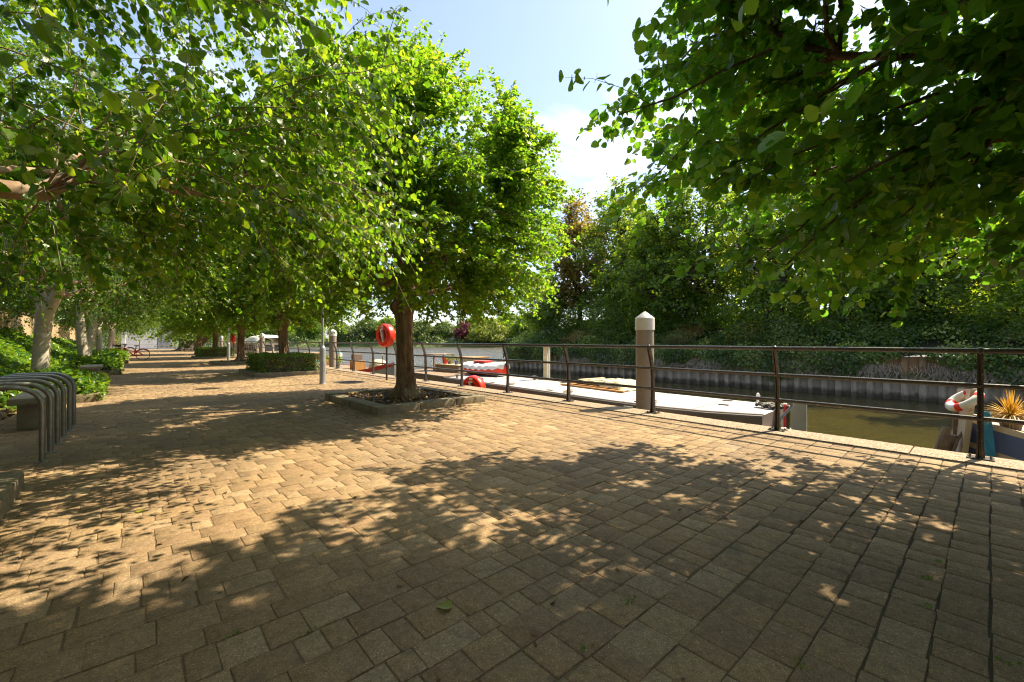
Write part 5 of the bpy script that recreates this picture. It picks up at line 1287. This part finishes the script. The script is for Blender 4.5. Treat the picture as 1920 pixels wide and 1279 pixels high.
def right_boat():
    root = thing('blue_boat', 'blue and cream boat moored below the railing with plants on deck', 'boat', (0, 0, 0), group='moored boats along the quay')
    st = [(.30, 8.72, .05, .22), (.18, 8.72, .16, .19), (.02, 8.73, .32, .14), (-.28, 8.76, .66, .10), (-.8, 8.8, 1.02, .03), (-1.5, 8.82, 1.28, -.04), (-2.6, 8.85, 1.42, -.09), (-5, 8.95, 1.5, -.12), (-9, 9, 1.5, -.12)]
    def band(name, zf, mat, proud):
        v = []; f = []
        for s in (-1, 1):
            o = len(v)
            for y, xc, w, zg in st:
                z0, z1 = zf(zg); 
                def wd(z): return w * (1 - .18 * max(0, (zg - z)) ) + proud
                v += [(xc + s * wd(z0), y, z0), (xc + s * wd(z1), y, z1), (xc + s * (wd(z1) - .07), y, z1)]
            for i in range(len(st) - 1):
                for j in (0, 1): f.append((o + i * 3 + j, o + (i + 1) * 3 + j, o + (i + 1) * 3 + j + 1, o + i * 3 + j + 1))
        MB().add(v, f).build(name, mat, root)
    band('hull', lambda g: (-2.1, g - .05), m_bluepaint, 0)
    band('gunwale', lambda g: (g - .055, g + .02), m_cream, .02)
    band('rubbing_strake', lambda g: (g - .40, g - .33), m_cream, .015)
    band('waterline_band', lambda g: (-2.0, g - .46), m_rust, .008)
    dv = []; df = []
    for y, xc, w, zg in st: dv += [(xc - w + .05, y, zg), (xc + w - .05, y, zg)]
    for i in range(len(st) - 1): df.append((2 * i, 2 * i + 1, 2 * i + 3, 2 * i + 2))
    MB().add(dv, df).build('deck', m_cream, root)
    MB().box(8.62, 8.82, .24, .36, -2.1, .30, .02).build('stem_post', m_rust, root)
    b = MB(); v = [(8.42, .22, -.45), (8.80, .34, -.45), (8.80, .26, .56), (8.40, .12, .60), (8.39, .28, -.45), (8.77, .40, -.45), (8.77, .32, .56), (8.37, .18, .60)]
    b.add(v, [(0, 1, 2, 3), (7, 6, 5, 4), (0, 4, 5, 1), (1, 5, 6, 2), (2, 6, 7, 3), (3, 7, 4, 0)]); b.build('bow_board', m_cream, root)
    b = MB(); b.box(8.4, 9.35, -4.5, -1.6, -.12, .40, .05); c = b.build('cabin', m_cream, root, True, angle=30)
    for k in range(3):
        w = MB(); w.box(8.385, 8.402, -2.5 - k * .75, -2.05 - k * .75, .12, .32, .004); w.build('window', m_glass, c)
    b = MB(); b.box(8.6, 9.3, -1.55, -.9, -.05, .30, .03); b.build('deck_locker', m_bluepaint, root)
    b = MB(); b.tube([(8.60, .20, .12), (8.40, .30, -.1), (8.34, .36, -.35), (8.30, .40, -.7)], .018, 6); b.build('anchor_chain', m_rust, root, True)
    q = MB()
    for dz in (0, .04): q.tube([(8.02 + .03 * math.sin(t * 3), -.40 + dz * 3, .10 - t * .30) for t in np.linspace(0, 1.6, 9)], .009, 6)
    q.build('hanging_rope', m_ropedark, root, True)
    q = MB(); q.tube([(8.5 + .06 * math.cos(t), -.45 + .06 * math.sin(t) * 2, .10 + t * .002) for t in np.linspace(0, 30, 60)], .012, 5); q.build('deck_rope', m_rope, root, True)
right_boat()
def bow_things():
    root = thing('hanging_life_ring', 'white life ring with red bands slung over the blue boat bow', 'life ring', (8.40, .24, .44))
    e1 = Vector((CS * .78, -SN * .78, .62)); vd = Vector((CS * 1.065 + SN, -SN * 1.065 + CS, 0)).normalized()
    e3 = e1.cross(vd).normalized(); e2 = (vd * .95 + e3 * .3).normalized(); e3 = e1.cross(e2).normalized(); e2 = e3.cross(e1)
    M = Matrix((e1, e2, e3)).transposed().to_4x4()
    n = 48
    def arc(a0, a1, r, k): return [M @ Vector((.165 * math.cos(a), .165 * math.sin(a), 0)) for a in np.linspace(a0, a1, k)]
    MB().tube(arc(0, 2 * math.pi * 47 / 48, 0, 48), .052, 12, True).build('ring', m_white, root, True)
    for i in range(4):
        a = i * math.pi / 2 + .4; MB().tube(arc(a - .17, a + .17, 0, 5), .055, 12).build('red_band', m_orange, root, True)
    root = thing('rusty_fairlead', 'rusty twisted anchor roller with a bleached bar below the bow', 'anchor', (8.28, .40, -.35))
    b = MB(); b.tube([(0, 0, .42), (-.05, .03, .25), (.03, .05, .08), (-.09, .06, -.1), (-.06, .04, -.3)], [.04, .06, .075, .09, .07], 8); b.tube([(.15, -.05, .30), (.17, .0, 0), (.14, .02, -.35)], [.05, .06, .05], 8); b.build('body', m_rust, root, True)
    MB().tube([(-.36, .12, .14), (.28, -.12, -.14)], .028, 8).build('bar', m_cream, root, True)
    root = thing('blue_cover', 'bright blue canvas strip hanging beside the bow', 'cover', (8.42, .06, -.02))
    q = np.random.default_rng(1); n1, n2 = 5, 16; U, T = np.meshgrid(np.linspace(-.05, .05, n1), np.linspace(0, 1, n2), indexing='ij')
    i = np.arange(n1 * n2).reshape(n1, n2)
    o = np_mesh('canvas', np.stack([-.10 - T * .12 + .03 * np.sin(U * 30 + T * 5), U - T * .10, .34 - T * .95], -1).reshape(-1, 3), np.stack([i[:-1, :-1], i[1:, :-1], i[1:, 1:], i[:-1, 1:]], -1).reshape(-1, 4), m_tarp, root, smooth=True)
    o.modifiers.new('s', 'SOLIDIFY').thickness = .008
    def spiky(loc, label, s, seed):
        root = thing('spiky_plant', label, 'plant', loc); q = np.random.default_rng(seed)
        MB().lathe([(.11 * s, 0), (.15 * s, .20 * s), (.16 * s, .22 * s), (.13 * s, .22 * s), (.1 * s, .16 * s)], 18).build('pot', m_rust, root, True)
        n = 190; a = q.random(n) * 6.283; el = q.uniform(.15, 1.45, n); L = s * (.30 + .22 * q.random(n)); M = 7
        t = np.linspace(0, 1, M)[None]; hx = (np.cos(el)[:, None] * t) * L[:, None]; hz = (np.sin(el)[:, None] * t - .55 * np.cos(el)[:, None] * t ** 2) * L[:, None] * 1.1
        C = np.stack([hx * np.cos(a)[:, None], hx * np.sin(a)[:, None], .20 * s + hz], -1); S = np.stack([-np.sin(a), np.cos(a), np.zeros(n)], -1)[:, None] * (.011 * s * (1 - t ** 2.2))[..., None]
        V = np.stack([C - S, C + S], 2).reshape(-1, 3); idx = np.arange(n * M * 2).reshape(n, M, 2)
        F = np.stack([idx[:, :-1, 0], idx[:, 1:, 0], idx[:, 1:, 1], idx[:, :-1, 1]], -1).reshape(-1, 4)
        np_mesh('blades', V, F, m_spike, root, np.repeat(q.random(n), M * 2))
    spiky((8.42, -.17, .10), 'golden orange spiky leaved plant in a pot on the blue boat', .80, 5)
    spiky((8.35, -1.0, .03), 'second smaller golden spiky plant on the blue boat', .7, 6)
bow_things()
def quay_ladder():
    x, y, _ = at(1572, 775, .35)
    root = thing('quay_ladder', 'bent galvanised ladder handrail rising over the quay edge', 'ladder', (6.93, .0, 0))
    x0, y0, _ = at(1557, 815, 0)
    yy = 2.05 
    for dy in (0,): MB().tube([(.0, yy, -1.6), (.0, yy, -.05), (.02, yy + .0, .06), (.23, yy - .12, .28), (.25, yy - .13, .31), (.24, yy - .11, .34), (.20, yy - .10, .345)], .021, 10).build('stile', m_steel, root, True)
    MB().tube([(.0, yy - .4, -1.6), (.0, yy - .4, -.2)], .021, 10).build('stile', m_steel, root, True)
    for k in range(4): MB().tube([(0, yy, -.35 - .3 * k), (0, yy - .4, -.35 - .3 * k)], .014, 8).build('rung', m_steel, root, True)
quay_ladder()

# ================================================================== FAR BANK VEGETATION
def terr(X): return 0.35 + np.clip((X - BX - .5) / 5.0, 0, 1) ** .8 * 2.0
def undergrowth():
    q = np.random.default_rng(101); k = 210
    cx = BX + .3 + 7.5 * q.random(k) ** 1.3; cyy = q.uniform(-16, BY1 - .6, k); R = q.uniform(.5, 1.25, k); cz = terr(cx) + R * .25 - .1
    P = []; Nn = []; rn = []
    for i in range(k):
        n = int(330 * R[i] ** 1.5); v = nrm(q.normal(0, 1, (n, 3))); v[:, 2] = np.abs(v[:, 2]) * 1.0 - .2; v[:, 0] -= .25 
        rr = R[i] * (1 - .35 * q.random(n) ** 2)[:, None] * (1 + .15 * np.sin(v[:, :1] * 7 + i))
        P.append(v * rr * np.array([1, 1.15, .85]) + np.array([cx[i], cyy[i], cz[i]])); Nn.append(v + q.normal(0, .6, (n, 3)) + np.array([0, 0, .4])); rn.append(np.clip(1.1 * q.random() ** 1.6 - .15 + .5 * q.random(n) ** 2, 0, 1))
    P = np.concatenate(P); Nn = np.concatenate(Nn); rn = np.concatenate(rn); D = q.normal(0, 1, P.shape)
    tag(leaf_mesh('undergrowth', P, D, Nn, .15 * (.5 + .9 * q.random(len(P))), 'low', m_under, None, q, kind_rnd=rn), 'tangled dark undergrowth covering the far bank above the piling', 'undergrowth', kind='stuff')
    n = 9000; a = q.uniform(8, BY1 - 1, n); P = np.stack([BX + .6 + 3 * q.random(n), a, np.zeros(n)], 1); P[:, 2] = terr(P[:, 0]) + .35 + .45 * q.random(n)
    m_ = (np.sin(a * 1.3) + np.sin(a * .5 + 1) > .7); P = P[m_]; D = q.normal(0, .5, P.shape); D[:, 2] += .8
    tag(leaf_mesh('dry_grass', P, D, q.normal(0, 1, P.shape), .42 * (.5 + .8 * q.random(len(P))), 'blade', m_straw, None, q), 'tufts of dry straw coloured grass on top of the far bank', 'dry grass', kind='stuff')
    # ivy hanging over the piling
    n = 26000; Y = q.uniform(-20, BY1 + .1, n); low = -.62 + .38 * np.sin(Y * .55) + .22 * np.sin(Y * 1.9 + 1) + .12 * np.sin(Y * 4.7)
    gap = np.exp(-((Y - 2.6) / 1.5) ** 2); low = low * (1 - gap) + .42 * gap
    Z = low + (.95 - low) * q.random(n) ** .75; X = BX - .10 - .32 * np.sin(np.clip((Z - low) / (1.0 - low), 0, 1) * math.pi) * (.6 + .4 * np.sin(Y * 1.4)) - .14 * q.random(n); X = np.where(Z > .5, X + (Z - .5) * .9, X)
    P = np.stack([X, Y, Z], 1); D = q.normal(0, .6, (n, 3)); D[:, 2] -= .9
    ok = q.random(n) < (1 - .85 * gap); P, D = P[ok], D[ok]; n = len(P)
    tag(leaf_mesh('hanging_ivy', P, D, np.stack([-np.ones(n), q.normal(0, .5, n), q.normal(.6, .4, n)], 1), .15 * (.5 + .8 * q.random(n)), 'low', m_under, None, q, kind_rnd=np.clip(q.random(n) * .8 + .2 * np.sin(P[:, 1] * 2), 0, 1)), 'ivy hanging over the top of the rusty sheet piling', 'ivy', kind='stuff')
    n = 5200; Y = q.uniform(-14, 26, n); g2 = np.exp(-((Y - 2.6) / 1.2) ** 2); Y = Y[q.random(n) > g2 * .9]; n = len(Y); Z0 = -.15 + .3 * q.random(n); L = .35 + .55 * q.random(n)
    M = 5; t = np.linspace(0, 1, M)[None]; A = np.stack([BX - .10 - .12 * q.random((n, 1)) + .06 * np.sin(t * 5 + q.random((n, 1)) * 6), Y[:, None] + .16 * np.sin(t * 4 + q.random((n, 1)) * 6) * t, Z0[:, None] - t * L[:, None] * (.8 + .2 * q.random((n, 1)))], -1)
    V, F = np_tubes(A, np.full((n, M), .013), 3)
    tag(np_mesh('dead_roots', V, F, m_root), 'mat of grey dead ivy stems clinging to the sheet piling', 'dead stems', kind='stuff')
undergrowth()

def big_tree(name, label, loc, prof, seed, mat, n_br=260, n_tw=9, n_lf=8, leaf=.25, tw=1.0, trunk_r=.28, fork=3.0, lobes=.22, group='trees on the far bank'):
    r = np.random.default_rng(seed); root = thing(name, label, 'tree', loc, group=group)
    c = crown(prof, 12, n_br, n_tw, n_lf, tw, leaf, 'low', (0, 0, fork), r, droop=.2, hang=.3, fill=.75, limb_r=trunk_r * .55, up_bias=.25, br_r=.045, lobes=lobes)
    build_tree(root, c, mat, m_barkdark, 'low', r)
    trunk_mesh(root, [(0, 0, -.3), (.05, 0, .5), (.1, .05, fork * .6), (0, 0, fork), (-.1, 0, fork * 1.6), (0, 0, fork * 2.4)], [trunk_r * 1.2, trunk_r, trunk_r * .85, trunk_r * .8, trunk_r * .5, trunk_r * .2], m_barkdark, seed=seed, gnarl=.06)
    return root
T1 = [(.5, 2.2), (3, 3.4), (5, 4.0), (7.5, 4.1), (10, 3.6), (12.2, 2.6), (14.3, .6)]
T2 = [(.3, 2.8), (2.0, 3.9), (4.5, 4.4), (6.5, 4.1), (8.5, 3.0), (10.2, 1.2), (10.8, .3)]
bA = big_tree('bronze_tree', 'tall bronze leaved tree at the open end of the far bank', (34.6, 28.3, 2.0), [(2.5, 1.8), (4, 2.6), (7, 3.0), (10, 2.9), (12.3, 2.2), (13.9, .8)], 201, m_leaf_bronze, leaf=.26)
bB = big_tree('bank_tree', 'wide green tree right of the bronze tree on the far bank', (34.3, 22.6, 2.2), T1, 202, m_leaf_dark)
bC = big_tree('bank_tree', 'low spreading green tree on the far bank behind the capped pile', (32.8, 17.6, 2.2), T2, 203, m_leaf_dark, fork=2.2)
bD = big_tree('pale_bank_tree', 'lighter yellow green tree set back behind the far bank trees', (41, 25.0, 2.3), T1, 204, m_leaf_far, n_br=200)
spots = [(bC, 31.9, 30.6, 1.0, .62, 'low leaning tree at the very end of the sheet piling'), (bB, 35.0, 15.8, 2.2, 1.0, 'dark green tree with open crown right of the capped pile'),
         (bB, 33.6, 9.8, 4.0, .95, 'large tree behind the drooping near branches'), (bC, 34.5, 4.0, 1.4, 1.0, 'leafy tree in front of the brick house'), (bB, 34.5, -2.6, 5.0, .95, 'dark tree right of the brick house window'),
         (bC, 33.5, -8.5, 2.7, 1.1, 'dark tree on the far bank above the blue boat'), (bB, 35, -15, .6, 1.0, 'last dark tree on the far bank beyond the blue boat'),
         (bD, 45, 14.5, 2.0, 1.0, 'pale tree set back between the capped pile and the brick house'), (bD, 50, -6, 4.0, 1.1, 'pale tree behind the brick house roof'),
         (bD, 47, 31, 5.2, .8, 'pale tree set back behind the bronze tree'), (bA, 45, -14, 1.0, 1.0, 'bronze tree set back at the far right of the bank')]
for src, x, y, rz, s, lb in spots: dup(src, (x, y, 2.0), rz, lb, (s, s, s))
fl = ['pale leafed bush at the lip of the far bank near the tan deck post', 'pale leafed bush at the bank lip left of the capped pile', 'light green bush at the bank lip just right of the capped pile', 'light green bush overhanging the dead stems on the piling', 'small bright bush at the bank lip midway along the railing', 'light bush at the bank lip above the exposed rusty piling', 'light bush at the bank lip over the blue boat bow']
for i, lb in enumerate(fl):
    y = (29, 22.5, 15.5, 12.0, 8.6, 4.2, -.6)[i]
    if i == 0: fs_ = cone_bush('lip_bush', lb, (30.9, y, .8), [(0, .9), (.6, 1.25), (1.3, 1.05), (1.9, .3)], 1500, .13, m_leaf_far, 431, lobes=.25); fs_['group'] = 'pale bushes at the lip of the far bank'  # paler leaf colour stands in for sunlit foliage on the bank
    else: dup(fs_, (30.9 + .5 * math.sin(i * 2.7), y, .8), i * 1.9, lb, (1.1, 1.3, .75 + .25 * math.sin(i * 1.9)))
bl = ['rounded shrub filling the gap under the bronze tree', 'shrub on the bank left of the capped pile', 'shrub on the bank just behind the capped pile', 'shrub between the far bank trees right of the capped pile', 'tall shrub behind the drooping near leaves', 'shrub left of the pale bare trunk', 'shrub under the brick house window', 'shrub on the bank right of the brick house', 'shrub on the bank above the hanging life ring', 'shrub far to the right on the overgrown bank']
for i, lb in enumerate(bl):
    if i == 0: sh = cone_bush('bank_shrub', lb, (32.8, 30.2, 1.2), [(0, 1.6), (1.2, 2.3), (2.6, 2.2), (3.8, 1.4), (4.6, .3)], 4600, .17, m_leaf_dark, 401, lobes=.2); sh['group'] = 'shrubs on the far bank'
    else: dup(sh, (33.2 + 1.0 * math.sin(i * 2.1), 30.2 - i * 4.0, 1.2), i * 1.7, lb, (1.15, 1.15, .85 + .25 * math.sin(i * 1.3)))
dup(mt, (4.2, -11.0, .05), 3.7, 'promenade tree farther along the row on the near side of the overhanging tree')  # out of view, added to cut ambient sky light from behind
dup(bf, (-1.5, -5.6, .05), 2.2, 'birch farther along the wall on the near side of the kerb corner')  # unseen birch copy, added so its crown blocks more of the sky
def stump(x, y, z, label, h, r_, mat, lean):
    root = thing('bare_trunk', label, 'tree', (x, y, z)); trunk_mesh(root, [(0, 0, -.4), (0, 0, .4), (lean * .4, 0, h * .6), (lean, 0, h)], [r_ * 1.2, r_, r_ * .85, r_ * .7], mat, seed=int(x * 7)); 
    MB().tube([(lean * .8, 0, h * .8), (lean + .2, .6, h + .7), (lean + .3, 1.0, h + 1.8)], [r_ * .5, r_ * .3, r_ * .1], 7).build('limb', mat, root, True)
stump(33.4, 3.4, 2.0, 'pale sunlit bare trunk left of the brick house window', 2.6, .26, simple('pale_trunk', (0.42, 0.30, 0.20), (0.22, 0.15, 0.10), 3, .9, 0, .6, .02, (1, 1, .3)), -.15)
stump(34.2, 6.6, 2.1, 'dark bare trunk under the drooping near branches', 2.8, .24, m_barkdark, .1)
def fences():
    root = thing('board_fence', 'orange brown board fence seen through the far bank trees', 'fence', (38.2, 18, 2.3)); r = random.Random(4)
    b = MB(); y = -11
    while y < 13: b.box(-.012, .012, y + .004, y + .146, -.2, 1.15 + r.uniform(-.02, .02)); y += .15
    b.build('boards', m_redfence, root); MB().box(-.04, .04, -11, 13, 1.18, 1.23).build('capping', m_paling, root)
    root = thing('paling_fence', 'leaning grey paling fence beside the pale bare trunk', 'fence', (34.6, 1.6, 2.2)); b = MB()
    for i in range(14): b.box(-.012, .012, -.03, .03, 0, .95, .002, Matrix.Translation((0, -1.2 + i * .2, 0)) @ Matrix.Rotation(.28 + .02 * (i % 3), 4, 'X'))
    b.build('palings', m_paling, root); MB().box(-.035, -.0050, -1.4, 1.5, .25, .31).build('rail', m_paling, root); MB().box(-.035, -.0050, -1.4, 1.5, .65, .71).build('rail', m_paling, root)
fences()
def house():
    root = thing('brick_house', 'brick house with pale framed windows half hidden behind the far bank trees', 'house', (42.5, 1.5, 2.0))
    MB().box(0, 8, -6, 6, 0, 5.4).build('wall', m_brick, root)
    b = MB(); b.add([(-.5, -6.4, 5.35), (8.5, -6.4, 5.35), (8.5, 6.4, 5.35), (-.5, 6.4, 5.35), (4, -6.4, 8.2), (4, 6.4, 8.2)], [(0, 1, 4), (3, 5, 2), (0, 4, 5, 3), (1, 2, 5, 4), (0, 3, 2, 1)]); rf = b.build('roof', m_rust, root)
    MB().box(2.8, 3.6, 3.0, 3.8, 6.4, 9.0).build('chimney', m_brick, rf)
    for y, w in ((-3.9, 1.2), (-2.3, 1.2), (-.4, 1.4), (1.5, 1.4), (3.6, 1.2)):
        f = MB(); z0, z1 = 2.2, 3.6
        for a, b_, c, d in ((y - w / 2, y - w / 2 + .10, z0, z1), (y + w / 2 - .10, y + w / 2, z0, z1), (y - w / 2 + .10, y + w / 2 - .10, z1 - .10, z1), (y - w / 2 + .10, y + w / 2 - .10, z0, z0 + .10), (y - .04, y + .04, z0 + .10, z1 - .10)): f.box(-.08, -.005, a, b_, c, d)
        fr = f.build('window', m_cream, root); MB().box(-.03, -.006, y - w / 2 + .1, y + w / 2 - .1, z0 + .1, z1 - .1).build('pane', m_glass, fr)
    MB().box(-.12, -.003, -4.6, 4.4, 3.66, 3.86).build('lintel_band', m_cream, root)
house()
# far shore
def far_trees():
    D0 = 196
    def fp(px, d): xc = (px - 960) / 800 * d; return (CS * xc + SN * d, -SN * xc + CS * d, 1.3)
    P1 = [(0, 3.5), (2, 5.5), (5, 6.3), (7.5, 5.0), (9.4, 2.0), (10, .5)]
    a = cone_bush('far_tree', 'rounded mid green tree on the opposite river shore under the main crown', fp(690, 205), P1, 8000, .85, m_leaf_far, 301, 'tree', .2)
    b = cone_bush('far_tree', 'taller dark green tree on the opposite shore left of the lamp post', fp(580, 212), [(0, 3), (3, 5.5), (6, 6.5), (9, 5.4), (12, 3), (13, .6)], 9000, .85, m_leaf_dark, 302, 'tree', .2)
    cc = cone_bush('far_tree', 'yellow green willow like tree on the shore right of the red leaved tree', fp(916, 186), [(0, 6), (2, 7.5), (4, 7.2), (6.5, 5.2), (8.6, 2), (9.2, .4)], 9000, .8, m_leaf_yellow, 303, 'tree', .18)
    rd = cone_bush('red_leaved_tree', 'dark red leaved round tree on the opposite river shore', fp(871, 192), [(0, 2.0), (1.5, 3.6), (4, 4.3), (6.2, 3.2), (7.8, 1.2), (8.2, .3)], 6000, .6, m_leaf_red, 304, 'tree', .12)
    names = ['tree on the opposite shore seen left of the orange life ring', 'small tree on the opposite shore just left of the main trunk', 'tree on the opposite shore right of the main trunk', 'green tree left of the red leaved tree across the river', 'dark tree behind the red leaved tree across the river',
             'tree across the river behind the yellow green one', 'tree on the opposite shore beyond the canopied cruiser', 'tree across the river behind the capped piles', 'tree on the far shore beyond the spreading evergreen', 'farthest shore tree past the promenade end',
             'shore tree behind the white posts', 'tree across the river just left of the sheet piling end', 'broad tree across the river behind the first hedge', 'tree across the river between two promenade trunks']
    L = [(640, 200, .75, a), (728, 202, .85, b), (790, 198, .9, a), (835, 200, .85, a), (895, 222, 1.0, b), (950, 205, 1.0, b), (520, 215, .95, a), (470, 222, 1.0, b), (410, 230, 1.1, a), (350, 240, 1.1, b), (290, 250, 1.0, a), (990, 190, .95, b), (545, 235, 1.2, b), (445, 260, 1.3, a)]
    for i, ((px, d, s, src), lb) in enumerate(zip(L, names)): dup(src, fp(px, d), i * 1.3, lb, (s, s, s * .95))
    q = np.random.default_rng(310); n = 16000; px = q.uniform(200, 1010, n); d = 181 + 22 * q.random(n) + (960 - px) * .045
    xc = (px - 960) / 800 * d; z = -.9 + 3.6 * q.random(n) ** 1.2 + .8 * np.sin(px * .05) + .5 * np.sin(px * .17); z = np.maximum(z, -1.5)
    P = np.stack([CS * xc + SN * d, -SN * xc + CS * d, z], 1)
    tag(leaf_mesh('shore_bushes', P, q.normal(0, 1, P.shape), np.array([-.5, -.5, .8]) + q.normal(0, .6, P.shape), .9 * (.6 + .6 * q.random(n)), 'low', m_leaf_far, None, q), 'low bushes lining the water on the opposite river shore', 'bushes', kind='stuff')
    v = []; 
    for px in (630, 730, 830, 960): p = fp(px, 190 + (960 - px) * .05); v.append(p)
    b_ = MB(); vs = []; fs = []
    for p in v: vs += [(p[0], p[1], 1.0), (p[0], p[1], 2.3), (p[0] + .3, p[1] + .3, 2.3), (p[0] + .3, p[1] + .3, 1.0)]
    for i in range(3):
        for j in range(4): fs.append((i * 4 + j, (i + 1) * 4 + j, (i + 1) * 4 + (j + 1) % 4, i * 4 + (j + 1) % 4))
    b_.add(vs, fs + [(0, 1, 2, 3), (15, 14, 13, 12)]); tag(b_.build('shore_wall', m_render), 'long pale low wall behind the bushes on the opposite river shore', 'wall')
far_trees()
